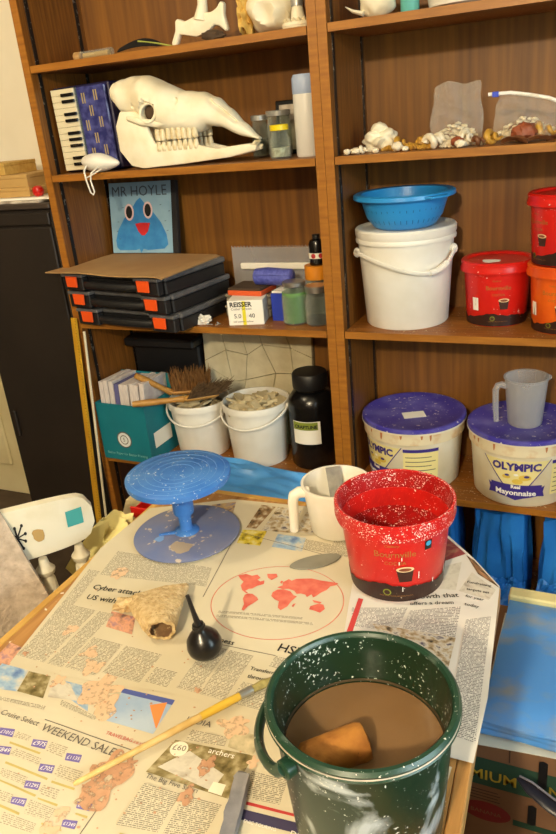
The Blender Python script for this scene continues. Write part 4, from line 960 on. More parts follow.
# bottom shelf: mayonnaise tubs and jug
z = Z4
mat('mayo_white', (234, 226, 204), 0.4, col2=(220, 206, 172), scale=9); mat('mayo_lid', (66, 58, 160), 0.45, col2=(118, 114, 186), scale=16, speck=((206, 200, 206), 0.03, 90), lo=0.42, hi=0.85)
mat('mayo_rim', (226, 212, 178), 0.5, col2=(206, 160, 104), scale=22, lo=0.5, hi=0.75); mat('purple_ink', (58, 44, 132), 0.5); mat('label_cream', (232, 218, 150), 0.5); mat('brown_smear', (186, 120, 70), 0.7)
mat('food_yellow', (222, 190, 76), 0.6)
def mayo_tub(label, x, y, dphi, smear=1):
    t = thing('mayonnaise_tub', label, 'tub', (x, y, z))
    r0, r1, h = 0.130, 0.143, 0.205
    rf = lambda q: r0 + (r1 - r0) * q / h
    ob('body', lathe([(0, 0), (r0 - 0.006, 0), (r0, 0.007), (r1, h - 0.012), (0, h - 0.012)], 72), 'mayo_white', t, True)
    ob('rim_band', lathe([(r1 + 0.0004, h - 0.048), (r1 + 0.003, h - 0.048), (r1 + 0.0035, h - 0.016), (r1 + 0.0004, h - 0.016)], 72), 'mayo_rim', t, True)
    ob('lid', lathe([(r1 + 0.0005, h - 0.0155), (r1 + 0.007, h - 0.0155), (r1 + 0.008, h - 0.010), (r1 + 0.007, h - 0.002), (r1 + 0.003, h), (r1 - 0.004, h), (r1 - 0.010, h - 0.004), (0, h - 0.004)], 80), 'mayo_lid', t, True)
    ob('lid_rim', lathe([(r1 + 0.004, h - 0.0162), (r1 + 0.0086, h - 0.0162), (r1 + 0.0086, h - 0.011), (r1 + 0.0079, h - 0.011)], 80), 'mayo_white', t, True)
    ph = cam_phi(x, y, dphi); zc = h * 0.40
    e = ob('emblem_triangle', wrap(flat_poly([(-0.088, 0.062), (0.088, 0.062), (0.020, -0.030), (-0.020, -0.030)]), rf, ph, zc, 0.0006), 'label_cream', t)
    for q in ([(-0.090, 0.064), (-0.087, 0.064), (-0.020, -0.030), (-0.024, -0.030)], [(0.090, 0.064), (0.087, 0.064), (0.020, -0.030), (0.024, -0.030)]):
        ob('triangle_line', wrap(flat_poly(q), rf, ph, zc, 0.0010), 'purple_ink', e)
    ob('lettering', wrap(text_bm('OLYMPIC', 0.128, 0.02, bold=0.0009, align='CENTER'), rf, ph, zc + 0.033, 0.0014), 'purple_ink', t)
    for k, (ax, ay, rr, mm) in enumerate(((-0.024, 0.004, 0.011, 'food_yellow'), (0.022, 0.004, 0.016, 'food_yellow'), (0.0, 0.012, 0.006, 'ink_white'), (0.004, -0.008, 0.014, 'food_yellow'), (-0.022, 0.010, 0.006, 'purple_ink'), (0.026, 0.008, 0.007, 'purple_ink'))):
        ob('food_picture', wrap(flat_poly(ellipse(rr, rr * 0.55)), rf, ph + ax / r0, zc + 0.008 + ay, 0.0010 + 0.0003 * k), mm, t)
    b = ob('name_band', wrap(flat_poly([(-0.074, 0.018), (-0.066, 0.012), (-0.066, 0.020), (0.066, 0.020), (0.066, 0.012), (0.074, 0.018), (0.070, 0.0), (0.074, -0.016), (0.058, -0.014), (0.02, -0.021), (0.0, -0.028), (-0.02, -0.021), (-0.058, -0.014), (-0.074, -0.016), (-0.070, 0.0)]), rf, ph, zc - 0.030, 0.0030), 'purple_ink', t)
    ob('lettering', wrap(text_bm('Real', 0.024, 0.02, bold=0.0008, align='CENTER'), rf, ph, zc - 0.021, 0.0036), 'ink_white', b)
    ob('lettering', wrap(text_bm('Mayonnaise', 0.104, 0.02, bold=0.0006, align='CENTER'), rf, ph, zc - 0.042, 0.0036), 'ink_white', b)
    # second panel further round: purple heading over rows of small print
    p2 = ph + 1.05
    s = ob('info_panel', wrap(flat_poly([(-0.050, -0.055), (0.050, -0.055), (0.050, 0.048), (-0.050, 0.048)]), rf, p2, zc + 0.01, 0.0006), 'label_cream', t)
    ob('info_heading', wrap(flat_poly([(-0.050, 0.040), (0.050, 0.040), (0.050, 0.050), (-0.050, 0.050)]), rf, p2, zc + 0.01, 0.0010), 'purple_ink', s)
    for j in range(6):
        ob('info_line', wrap(flat_poly([(-0.044, -0.002), (0.030 + 0.012 * (j % 2), -0.002), (0.030 + 0.012 * (j % 2), 0.0005), (-0.044, 0.0005)]), rf, p2, zc + 0.035 - 0.014 * j, 0.0010), 'ink_grey', s)
    rn = random.Random(int(x * 100))
    for k in range(9):
        a = ph + rn.uniform(-1.3, 1.3); L_ = rn.uniform(0.008, 0.026)
        ob('drip', wrap(flat_poly([(-0.003, 0.0), (0.004, 0.0), (0.003, -L_ * .6), (0.0005, -L_), (-0.002, -L_ * .7)]), lambda q: r1 + 0.0036, a, h - 0.018, 0.0004), 'brown_smear', t)
    return t
mayo_tub('white mayonnaise tub with a paper label on its purple lid', 1.078, 0.135, -0.92)
mayo_tub('white mayonnaise tub with the plastic jug standing on its purple lid', 1.388, 0.130, -0.10)
tag(ob('paper_label', box(-0.032, 0.032, -0.022, 0.022, 0, 0.0006), 'paper_white', loc=(1.085, 0.110, z + 0.2013), rot=(0, 0, 0.45)), 'white paper label lying on a purple tub lid', 'label')
t = thing('measuring_jug', 'translucent plastic measuring jug on the purple lid', 'jug', (1.392, 0.118, z + 0.2013))
ob('jug_body', lathe([(0, 0), (0.042, 0), (0.045, 0.003), (0.056, 0.130), (0.059, 0.132), (0.059, 0.136), (0.054, 0.136), (0.042, 0.005), (0, 0.004)], 48), 'clear_plastic', t, True)
a = cam_phi(1.39, 0.12) - 1.25; dx, dy = cos(a), sin(a)
ob('handle', tube([(dx * 0.052, dy * 0.052, 0.112), (dx * 0.066, dy * 0.066, 0.118), (dx * 0.076, dy * 0.076, 0.116), (dx * 0.082, dy * 0.082, 0.104), (dx * 0.081, dy * 0.081, 0.06), (dx * 0.078, dy * 0.078, 0.012)], [0.009, 0.009, 0.009, 0.0085, 0.008, 0.007], 10), 'clear_plastic', t, True)
ob('spout', blob((-dx * 0.058, -dy * 0.058, 0.128), (0.010, 0.010, 0.008), 1, 0.05, 1, 2), 'clear_plastic', t, True)
# blue bags of clay on the floor of the bookcase
mat('blue_bag', (44, 126, 208), 0.32, col2=(32, 106, 190), scale=9, bump=0.2, bscale=25); mat('clay_smear', (112, 116, 124), 0.8)
def clay_bag(label, x, y, w_, d_, h_, seed):
    bm = bmesh.new(); bmesh.ops.create_cube(bm, size=1)
    bmesh.ops.subdivide_edges(bm, edges=bm.edges[:], cuts=14, use_grid_fill=True)
    for v in bm.verts:
        c = v.co.copy(); m_ = max(abs(c.x), abs(c.y), abs(c.z))
        rr = Vector((c.x, c.y, 0)); n1 = noise.noise(Vector((c.x * 9 + seed * 7, c.y * 9, c.z * 1.6))) ; n2 = noise.noise(c * 5 + Vector((seed, 0, 3)))
        fac = 1 - 0.10 * (abs(c.x) * 2) ** 4 * (abs(c.y) * 2) ** 4
        tp = 1 - 0.18 * (c.z + 0.5)
        v.co = Vector((c.x * w_ * fac * tp + 0.014 * n1, c.y * d_ * fac * tp + 0.016 * n1 + 0.006 * n2, (c.z + 0.5) * h_ + (0.012 * n2 if c.z > -0.45 else 0)))
    t = thing('clay_bag', label, 'bag', (x, y, 0.0705)); ob('bag_body', bm, 'blue_bag', t, True)
    def fl(u, v):
        return Vector(((u - 0.5) * w_ * (0.95 + 0.15 * v), -d_ * 0.46 - 0.008 - 0.055 * v + 0.012 * noise.noise(Vector((u * 9, v * 5, seed))), 0.095 - 0.072 * v + 0.022 * noise.noise(Vector((u * 7 + 3, v * 4, seed)))))
    ob('bag_fold', grid(20, 10, fl, thick=0.002), 'blue_bag', t)
    return t
clay_bag('blue plastic clay bag beneath the bookcase shelf, behind the red bucket', 1.155, 0.11, 0.15, 0.17, 0.285, 1.0)
clay_bag('blue plastic clay bag below the jug tub, between two other bags', 1.345, 0.10, 0.165, 0.18, 0.300, 2.0)
clay_bag('blue plastic clay bag nearest the outer bookcase side', 1.535, 0.11, 0.165, 0.17, 0.290, 3.0)

# ================================================================== BANANA BOX, CLAY BAG AND BUCKET BESIDE THE TABLE
mat('box_green', (30, 64, 46), 0.8); mat('box_yellow', (176, 148, 40), 0.8); mat('box_red', (120, 28, 26), 0.8); mat('box_print', (66, 46, 34), 0.9)
BX0, BX1, BF, BK, BH = 1.330, 1.90, -0.735, -0.345, 0.335
t = thing('banana_box', 'brown cardboard banana box under the blue clay bag', 'box', (0, 0, 0))
bm = bmesh.new()
for a in ((BX0, BX1, BF, BF + 0.006, 0, BH), (BX0, BX1, BK - 0.006, BK, 0, BH), (BX0, BX0 + 0.006, BF + 0.0061, BK - 0.0061, 0, BH), (BX1 - 0.006, BX1, BF + 0.0061, BK - 0.0061, 0, BH), (BX0 + 0.0061, BX1 - 0.0061, BF + 0.0061, BK - 0.0061, 0, 0.006)): box_bm(bm, *a)
ob('box_wall', bm, 'box_card', t)
for x0, x1 in ((BX0, 1.53), (1.62, BX1)): ob('top_flap', box(x0, x1, BF, BK, BH + 0.0004, BH + 0.005, 0.001), 'box_card', t)
def on_front(bm, x, zz, off):
    for v in bm.verts: v.co = Vector((x + v.co.x, BF - off, zz + v.co.y))
    return bm
ob('green_band', on_front(flat_poly([(0, 0), (BX1 - BX0, 0), (BX1 - BX0, 0.072), (0, 0.072)]), BX0, 0.195, 0.0004), 'box_green', t)
ob('lettering', on_front(text_bm('PREMIUM BANANAS', 0.325, 0.05, bold=0.0006), 1.347, 0.212, 0.0010), 'box_yellow', t)
ob('hand_hole', on_front(flat_poly([(-0.008, -0.032), (0, -0.036), (0.008, -0.032), (0.008, 0.032), (0, 0.036), (-0.008, 0.032)]), 1.540, 0.263, 0.0014), 'black_plastic', t)
ob('hand_hole', on_front(flat_poly([(-0.008, -0.024), (0, -0.028), (0.008, -0.024), (0.008, 0.024), (0, 0.028), (-0.008, 0.024)]), 1.525, 0.150, 0.0014), 'black_plastic', t)
ob('red_emblem', on_front(flat_poly(ellipse(0.048, 0.026, 28)), 1.438, 0.125, 0.0006), 'box_red', t)
ob('red_emblem', on_front(text_bm('BANANA', 0.06, 0.02), 1.408, 0.118, 0.0010), 'box_card', t)
for j in range(4): ob('small_print', on_front(flat_poly([(0, 0), (0.06, 0), (0.06, 0.0022), (0, 0.0022)]), 1.40 + 0.004 * (j % 2), 0.180 - 0.008 * j, 0.0006), 'box_print', t)
ob('green_stripe', on_front(flat_poly([(0, 0), (0.4, 0), (0.4, 0.016), (0, 0.016)]), 1.49, 0.108, 0.0004), 'box_green', t)
ob('seam', on_front(flat_poly([(0, 0), (0.002, 0), (0.002, 0.062), (0, 0.062)]), 1.478, 0.272, 0.0005), 'box_print', t)
ob('round_mark', on_front(flat_poly(ellipse(0.026, 0.018)), 1.53, 0.328, 0.0006), 'box_print', t)
mat('blue_sheet', (84, 150, 222), 0.35, col2=(146, 154, 162), scale=11, stretch=(1, 1.5, 1), lo=0.48, hi=0.74, bump=0.15, bscale=22); mat('cream_card', (222, 208, 150), 0.7); mat('pale_card', (206, 204, 190), 0.7)
def pc(u, v): return Vector((1.418 + 0.46 * u, -0.775 + 0.40 * v + 0.012 * sin(u * 3), BH + 0.0065 + 0.012 * u * (1 - v)))
tag(ob('pale_sheet', grid(10, 8, pc, thick=0.002), 'pale_card', smooth=True), 'pale stiff sheet lying under the blue clay bag', 'sheet')
t = thing('wrapped_clay', 'flat block of clay wrapped in blue plastic on the banana box', 'bag', (0, 0, BH + 0.022))
bm = bmesh.new(); bmesh.ops.create_cube(bm, size=1); bmesh.ops.subdivide_edges(bm, edges=bm.edges[:], cuts=12, use_grid_fill=True)
for v in bm.verts:
    c = v.co.copy(); n = noise.noise(c * 4 + Vector((9, 0, 0)))
    ed = max(abs(c.x), abs(c.y)) * 2
    v.co = Vector((1.660 + c.x * 0.465 + 0.004 * n, -0.575 + c.y * 0.375 + 0.004 * n, (c.z + 0.5) * 0.050 * (1 - 0.35 * ed ** 8) + 0.003 * n * (c.z > -0.4)))
ob('plastic_wrap', bm, 'blue_sheet', t, True)
ob('label_strip', box(1.425, 1.885, -0.3855, -0.348, 0.0, 0.043, 0.004), 'cream_card', t)
# green bucket with a cream rim and a dark scoop
mat('sea_green', (70, 150, 118), 0.45); mat('rim_cream', (214, 206, 176), 0.5); mat('scoop', (34, 34, 46), 0.35); mat('scoop_rim', (120, 120, 132), 0.4)
t = thing('cream_rim_bucket', 'sea green bucket with a cream rim standing before the banana box', 'bucket', (1.698, -0.985, 0))
ob('body', lathe([(0, 0), (0.085, 0), (0.090, 0.005), (0.118, 0.350), (0.115, 0.350), (0.087, 0.008), (0, 0.008)], 48), 'sea_green', t, True)
ob('rim', lathe([(0.1185, 0.335), (0.124, 0.335), (0.126, 0.355), (0.121, 0.362), (0.112, 0.362), (0.112, 0.351)], 48), 'rim_cream', t, True)
t = thing('scoop', 'dark scoop with a pale edge propped against the banana box', 'scoop', (0, 0, 0))
sp = [Vector((1.497, -0.765, 0.272)), Vector((1.52, -0.775, 0.266)), Vector((1.56, -0.79, 0.256)), Vector((1.61, -0.805, 0.244)), Vector((1.655, -0.815, 0.230))]
ob('blade', tube(sp, [0.003, 0.013, 0.017, 0.014, 0.009], 12, flat=0.45), 'scoop', t, True)
ob('edge', tube([p + Vector((0.004, 0.004, 0.012 if 0 < i < 4 else 0.002)) for i, p in enumerate(sp)], 0.0022, 6), 'scoop_rim', t, True)

# ================================================================== BEHIND THE TABLE: SACK, BLUE PLASTIC, YELLOW CLOTH, RED CRATE
mat('sack', (212, 198, 158), 0.85, col2=(196, 180, 136), scale=9, bump=0.2)
t = thing('paper_sack', 'cream paper sack of plaster standing behind the table', 'sack', (0.70, -0.37, 0))
bm = bmesh.new(); bmesh.ops.create_cube(bm, size=1); bmesh.ops.subdivide_edges(bm, edges=bm.edges[:], cuts=12, use_grid_fill=True)
for v in bm.verts:
    c = v.co.copy(); n = noise.noise(Vector((c.x * 5, c.y * 5, c.z * 4)))
    bl = 1 - 0.12 * (2 * abs(c.z)) ** 4
    v.co = Vector((c.x * 0.50 * bl + 0.012 * n, c.y * 0.26 * bl + 0.012 * n, (c.z + 0.5) * 0.57 + (0.018 * n if c.z > -0.4 else 0)))
ob('sack_body', bm, 'sack', t, True)
def sk(u, v): return Vector((-0.235 + 0.47 * u, -0.02 + 0.05 * (v - 0.5), 0.555 + 0.028 * sin(pi * v) + 0.008 * noise.noise(Vector((u * 8, v * 3, 1)))))
ob('sewn_mouth', grid(20, 6, sk, thick=0.004), 'sack', t, True)
def bl(u, v):
    x = 0.68 + 0.36 * u; y = -0.50 + 0.18 * v
    return Vector((x, y, 0.612 + 0.010 * noise.noise(Vector((u * 3, v * 3, 2))) + 0.012 * abs(noise.noise(Vector((u * 3 + v * 5, v * 8 - u * 2, 5)))) + 0.022 * v * (1 - u) - 0.016 * u))
mat('blue_film', (92, 164, 226), 0.35, col2=(70, 146, 216), scale=9)
tag(ob('blue_plastic_sheet', grid(40, 24, bl, thick=0.002), 'blue_film', smooth=True), 'crumpled blue plastic sheet lying on the sack behind the table', 'plastic sheet')
mat('yellow_cloth', (234, 224, 158), 0.7, col2=(224, 210, 134), scale=6)
t = thing('plastic_crate', 'red plastic crate standing behind the table corner', 'crate', (0.70, -0.600, 0))
bm = bmesh.new()
for a in ((-0.07, 0.07, -0.05, -0.046, 0.0, 0.655), (-0.07, 0.07, 0.046, 0.05, 0.0, 0.655), (-0.07, -0.066, -0.0459, 0.0459, 0, 0.655), (0.066, 0.07, -0.0459, 0.0459, 0, 0.655), (-0.0659, 0.0659, -0.0459, 0.0459, 0.62, 0.63)): box_bm(bm, *a)
ob('crate_body', bm, 'red_plastic', t)
for a in ((-0.076, 0.076, -0.056, -0.0502, 0.635, 0.662), (-0.076, 0.076, 0.0502, 0.056, 0.635, 0.662)): ob('crate_rim', box(*a, 0.002), 'red_plastic', t)
t = thing('yellow_bag', 'crumpled pale yellow bag standing between chair and table', 'bag', (0.600, -0.735, 0))
bm = bmesh.new(); bmesh.ops.create_cube(bm, size=1); bmesh.ops.subdivide_edges(bm, edges=bm.edges[:], cuts=22, use_grid_fill=True)
for v in bm.verts:
    c = v.co.copy(); n = noise.noise(Vector((c.x * 4.5, c.y * 4.5, c.z * 9 + 2))) * 0.030 + noise.noise(Vector((c.x * 10, c.y * 10, c.z * 22))) * 0.010
    hh = 0.665 - 0.16 * max(0, -c.x) - 0.02 * (2 * c.x) ** 2
    v.co = Vector((c.x * 0.145 + n, c.y * 0.09 * (1 - 0.3 * (c.z + 0.5)) + n * 0.6, (c.z + 0.5) * hh + (n if c.z > -0.45 else 0)))
ob('bag_body', bm, 'yellow_cloth', t, True)
def yb(u, v):
    n = noise.noise(Vector((u * 5, v * 5, 3))) * 0.020
    return Vector((-0.05 + 0.115 * u, -0.045 - 0.012 * v + n, 0.64 - 0.10 * (1 - u) - 0.11 * v + n))
ob('bag_flap', grid(20, 16, yb, thick=0.002), 'yellow_cloth', t, True)

# ================================================================== PAINTED CHAIR AND THROW
mat('chair_paint', (226, 220, 198), 0.5, col2=(210, 200, 168), scale=16, lo=0.45, hi=0.8); mat('aqua_paint', (66, 160, 160), 0.6); mat('sand_paint', (182, 150, 92), 0.6)
CA = radians(42)
t = thing('painted_chair', 'white painted wooden chair with a star and coloured patches on its back', 'chair', (0.648, -0.912, 0), CA)
# local x along the crest rail, local -y towards the table (front)
def crest(u, v, side):
    x = -0.40 + 0.475 * u
    half = 0.055 * (1 - 0.25 * abs(2 * u - 1) ** 6)
    if u > 0.93: half *= max(0.40, (1 - ((u - 0.93) / 0.07) ** 3) ** 0.4)
    if u < 0.10: half *= max(0.25, (1 - ((0.10 - u) / 0.10) ** 2) ** 0.5)
    bow = -0.055 * (1 - (2 * u - 1) ** 2)
    return Vector((x, 0.05 + bow + side * 0.0095 * 1.0, 0.752 + 0.016 * sin(pi * u) + (v - 0.5) * 2 * half))
bm = bmesh.new(); NU, NV = 40, 8; VS = {}
for s in (-1, 1):
    for i in range(NU + 1):
        for j in range(NV + 1): VS[s, i, j] = bm.verts.new(crest(i / NU, j / NV, s))
for s in (-1, 1):
    for i in range(NU):
        for j in range(NV): bm.faces.new((VS[s, i, j], VS[s, i + 1, j], VS[s, i + 1, j + 1], VS[s, i, j + 1]))
for i in range(NU):
    for j in (0, NV): bm.faces.new((VS[-1, i, j], VS[-1, i + 1, j], VS[1, i + 1, j], VS[1, i, j]))
for j in range(NV):
    for i in (0, NU): bm.faces.new((VS[-1, i, j], VS[-1, i, j + 1], VS[1, i, j + 1], VS[1, i, j]))
bmesh.ops.recalc_face_normals(bm, faces=bm.faces)
cr = ob('crest_rail', bm, 'chair_paint', t, True)
def on_crest(poly, cu, cz, m, name, lift=0.0012, par=None):
    bm = refine(flat_poly(poly), 0.012)
    for v in bm.verts:
        u = cu + v.co.x / 0.475; p = crest(min(1, max(0, u)), 0.5, -1); v.co = Vector((p.x, p.y - lift, 0.752 + cz + v.co.y))
    return ob(name, bm, m, cr)
on_crest([(-0.016, -0.015), (0.015, -0.018), (0.016, 0.017), (-0.015, 0.019)], 0.925, 0.010, 'aqua_paint', 'painted_patch')
on_crest(ragged(0.0145, 5, 14, 0.25, 0, 0, 0.75, 1), 0.775, 0.004, 'sand_paint', 'painted_patch')
for k in range(9):
    a = 2 * pi * k / 9 + 0.2; L_ = (0.024, 0.030, 0.022, 0.026, 0.030, 0.024, 0.040, 0.026, 0.022)[k]
    dx, dy = 0.66 * cos(a), sin(a); nx, ny = -dy * 0.0016, dx * 0.0022
    on_crest([(nx, ny), (-nx, -ny), (dx * L_ - nx, dy * L_ - ny), (dx * L_ + nx, dy * L_ + ny)], 0.698, 0.010, 'ink_black', 'painted_ray')
    on_crest(ellipse(0.0026, 0.0038, 10, dx * L_, dy * L_), 0.698, 0.010, 'ink_black', 'painted_ray', 0.0016)
for x in (0.035, -0.035, -0.15, -0.26, -0.36):
    pr_ = [(0.013, 0.0), (0.012, 0.05), (0.018, 0.10), (0.020, 0.16), (0.015, 0.22), (0.011, 0.228), (0.017, 0.234), (0.019, 0.243), (0.011, 0.253), (0.008, 0.268)]
    u = (x + 0.40) / 0.475; by = crest(u, 0.5, 0).y
    o = ob('spindle', lathe([(0, 0)] + pr_ + [(0, 0.268)], 16), 'chair_paint', t, True, loc=(x, by, 0.43))
ob('seat', prism([(-0.37, 0.06), (0.045, 0.06), (0.06, -0.28), (0.03, -0.34), (-0.36, -0.34), (-0.39, -0.28)], 0.035, 'z', 0.395, 0.008), 'chair_paint', t)
for x, y in ((-0.35, 0.03), (0.025, 0.03), (-0.36, -0.30), (0.03, -0.30)):
    ob('leg', lathe([(0, 0), (0.012, 0), (0.016, 0.05), (0.020, 0.18), (0.015, 0.26), (0.021, 0.29), (0.018, 0.394), (0, 0.394)], 16), 'chair_paint', t, True, loc=(x, y, 0))
ob('stretcher', tube([(-0.35, -0.135, 0.15), (0.03, -0.135, 0.15)], 0.010, 10), 'chair_paint', t, True)
for x0, x1 in ((-0.35, -0.36), (0.025, 0.03)): ob('stretcher', tube([(x0, 0.03, 0.15), (x1, -0.30, 0.15)], 0.010, 10), 'chair_paint', t, True)
mat('throw', (206, 190, 172), 0.95, col2=(172, 156, 138), scale=40, bump=0.9, bscale=140)
def th(u, v):
    # u along the rail, v over it from the front to the back
    s = (v - 0.62); x = -0.45 + 0.355 * u + 0.16 * u * max(0, -s)
    ln = 0.52 * abs(s)
    r_ = 0.020; y0 = crest(min(1, max(0, (x + 0.40) / 0.475)), 0.5, 0).y
    if abs(s) < 0.05: yy, zz = y0 + r_ * sin(s / 0.05 * pi / 2), 0.834 + 0.006 * cos(s / 0.05 * pi / 2)
    else: yy, zz = y0 + math.copysign(r_ + 0.04 * (abs(s) - 0.05), s), 0.834 - (abs(s) - 0.05) * 0.62
    n = noise.noise(Vector((u * 5, v * 3, 7))) * 0.022 + 0.010 * sin(u * 15 + 1.5 * sin(v * 4)) * min(1, abs(s) * 5)
    return Vector((x, yy + n * (1 if abs(s) > 0.06 else 0.2), zz + 0.3 * n))
o = ob('wool_throw', grid(30, 60, th, thick=0.008), 'throw', smooth=True, loc=(0.648, -0.912, 0), rot=(0, 0, CA))
tag(o, 'grey-beige woolly throw draped over the painted chair back', 'throw')

# ================================================================== TABLE
TZ = 0.740
mat('table_wood', (186, 138, 78), 0.5, col2=(156, 108, 54), scale=8, stretch=(12, 0.8, 12), speck=((236, 226, 206), -0.01, 70)); mat('table_edge', (206, 164, 84), 0.5, col2=(186, 140, 64), scale=9, stretch=(1, 1, 8))
t = thing('work_table', 'wooden work table covered in newspaper', 'table', (0, 0, 0))
TX0, TX1, TY0, TY1 = 0.757, 1.463, -1.62, -0.655
CX = 1.306
def xr(y): return 1.466 + (-0.858 - y) * 0.054      # the long right edge runs slightly out of square
def far(x): return TY1 if x < CX else TY1 - (x - CX) * 1.10
NPk = 9; xs = [TX0 + 0.016 + (TX1 - TX0 - 0.034) * k / NPk for k in range(NPk + 1)]
for k in range(NPk):
    a, b = xs[k] + 0.0006, xs[k + 1] - 0.0006
    poly = [(a, TY0), (b, TY0), (b, far(b) - 0.017), (a, far(a) - 0.017)]
    if a < CX < b: poly.insert(3, (CX, TY1 - 0.017))
    if k == NPk - 1: poly[1] = (xr(TY0) - 0.018, TY0); poly[2] = (xr(-0.86) - 0.018, -0.85)
    ob('plank', prism(poly, 0.024, 'z', TZ - 0.024), 'table_wood', t)
ob('edge_board', box(TX0, TX0 + 0.0155, TY0, TY1, TZ - 0.034, TZ - 0.0005, 0.002), 'table_edge', t)
ob('edge_board', prism([(xr(TY0) - 0.0175, TY0), (xr(TY0), TY0), (xr(-0.83), -0.83), (xr(-0.83) - 0.0175, -0.815)], 0.0335, 'z', TZ - 0.034, 0.002), 'table_wood', t)
ob('edge_board', box(TX0 + 0.016, CX - 0.003, TY1 - 0.0165, TY1, TZ - 0.034, TZ - 0.0005, 0.002), 'table_edge', t)
q = Vector((TX1 - CX, far(TX1) - TY1)); L_ = q.length
o = ob('edge_board', box(0, L_, -0.0165, 0, -0.034, -0.0005, 0.002), 'table_edge', t, loc=(CX, TY1, TZ), rot=(0, 0, atan2(q.y, q.x)))
for x in (TX0 + 0.07, TX1 - 0.07):
    ob('apron', box(x - 0.01, x + 0.01, TY0 + 0.08, -0.93, TZ - 0.105, TZ - 0.0245), 'table_wood', t)
for x, y in ((TX0 + 0.07, -0.72), (1.27, -0.72), (TX0 + 0.07, TY0 + 0.06), (TX1 - 0.07, TY0 + 0.06)):
    ob('leg', box(x - 0.022, x + 0.022, y - 0.022, y + 0.022, 0, TZ - 0.0245, 0.004), 'table_wood', t)

# ------------------------------------------------------------------ newspapers
SHEET_A=[(0.76, -0.921), (0.763, -0.844), (0.768, -0.768), (0.916, -0.691), (1.152, -0.672), (1.267, -0.924), (1.289, -1.038), (1.311, -1.171), (1.171, -1.194), (1.079, -1.198), (0.942, -1.216), (0.818, -1.222)]
SHEET_B=[(1.194, -0.672), (1.312, -0.673), (1.352, -0.704), (1.414, -0.77), (1.463, -0.832), (1.484, -1.073), (1.485, -1.18), (1.446, -1.18), (1.305, -1.173), (1.275, -1.042), (1.249, -0.93)]
SHEET_C=[(0.81, -1.218), (0.831, -1.332), (0.871, -1.449), (0.975, -1.538), (1.176, -1.542), (1.252, -1.435), (1.221, -1.198), (1.164, -1.181), (1.073, -1.188)]
SHEET_D=[(1.183, -1.155), (1.182, -1.278), (1.175, -1.464), (1.289, -1.516), (1.408, -1.453), (1.46, -1.313), (1.463, -1.192), (1.302, -1.164)]
TEXT_A=[('Cyber attack ‘could', 0.824, -1.032, 4.9, 0.1405), ('US within 15 min', 0.831, -1.058, 4.7, 0.1214), ('Business', 1.075, -1.084, -1.2, 0.046), ('HSBC', 1.188, -1.075, 0.0, 0.054), ('Transferring', 1.167, -1.123, 2.4, 0.047), ('through', 1.17, -1.138, 1.8, 0.032)]
TEXT_B=[('growth that', 1.342, -0.904, 21.2, 0.0719), ('offers a dream', 1.343, -0.919, 19.5, 0.0658), ('Fundraising', 1.414, -0.839, 0.0, 0.037), ('targets set', 1.416, -0.857, 0.0, 0.035), ('for year', 1.418, -0.875, -4.1, 0.0281), ('today', 1.42, -0.895, -2.6, 0.022)]
TEXT_C=[('Cruise Select', 0.878, -1.306, 0.0, 0.065), ('WEEKEND SALE', 0.951, -1.31, -1.5, 0.118), ('TRAVELBAG.co.uk', 1.039, -1.287, 0.0, 0.06)]
TEXT_D=[('The Big Five Safari', 1.127, -1.327, 1.6, 0.07), ('archers', 1.181, -1.269, 3.4, 0.0341), ('INDIA', 1.129, -1.235, 3.3, 0.0351), ('£60', 1.136, -1.28, 10.0, 0.0173), ('ENIC TOURING', 1.265, -1.34, 3.0, 0.0381), ('DIAL 0844', 1.32, -1.338, 5.2, 0.0442)]
PRINT_A=[('text', [(0.798, -0.92), (0.994, -0.918), (1.011, -0.969), (0.812, -0.994)]), ('text', [(0.815, -1.078), (0.868, -1.078), (0.868, -1.205), (0.815, -1.205)]), ('text', [(0.874, -1.078), (0.902, -1.078), (0.902, -1.205), (0.874, -1.205)]), ('text', [(0.906, -1.135), (0.96, -1.135), (0.96, -1.203), (0.906, -1.203)]), ('text', [(0.966, -1.135), (1.03, -1.135), (1.03, -1.195), (0.966, -1.195)]), ('text', [(1.036, -1.16), (1.072, -1.16), (1.072, -1.19), (1.036, -1.19)]), ('text', [(1.085, -1.095), (1.118, -1.095), (1.118, -1.186), (1.085, -1.186)]), ('text', [(1.122, -1.095), (1.16, -1.095), (1.16, -1.186), (1.122, -1.186)]), ('text', [(1.168, -1.146), (1.225, -1.146), (1.225, -1.186), (1.168, -1.186)]), ('text', [(1.19, -1.085), (1.27, -1.085), (1.27, -1.108), (1.19, -1.108)]), ('text', [(0.782, -0.985), (0.806, -0.985), (0.834, -1.165), (0.814, -1.165)]), ('text', [(1.157, -0.686), (1.191, -0.688), (1.214, -0.825), (1.172, -0.812)]), ('text', [(1.117, -0.788), (1.194, -0.793), (1.193, -0.819), (1.123, -0.82)]), ('pic1', [(0.894, -1.072), (0.941, -1.073), (0.96, -1.111), (0.909, -1.108)]), ('pic2', [(0.887, -0.723), (0.93, -0.699), (0.952, -0.761), (0.929, -0.787)]), ('pic3', [(0.986, -0.697), (0.994, -0.783), (1.014, -0.781), (1.017, -0.697)]), ('pic4', [(1.021, -0.695), (1.026, -0.782), (1.085, -0.776), (1.071, -0.694)]), ('pic5', [(0.991, -0.791), (1.037, -0.782), (1.046, -0.832), (1.001, -0.835)]), ('pic6', [(1.061, -0.786), (1.116, -0.785), (1.126, -0.829), (1.068, -0.829)]), ('pic4', [(1.082, -0.699), (1.107, -0.7), (1.123, -0.772), (1.089, -0.768)])]
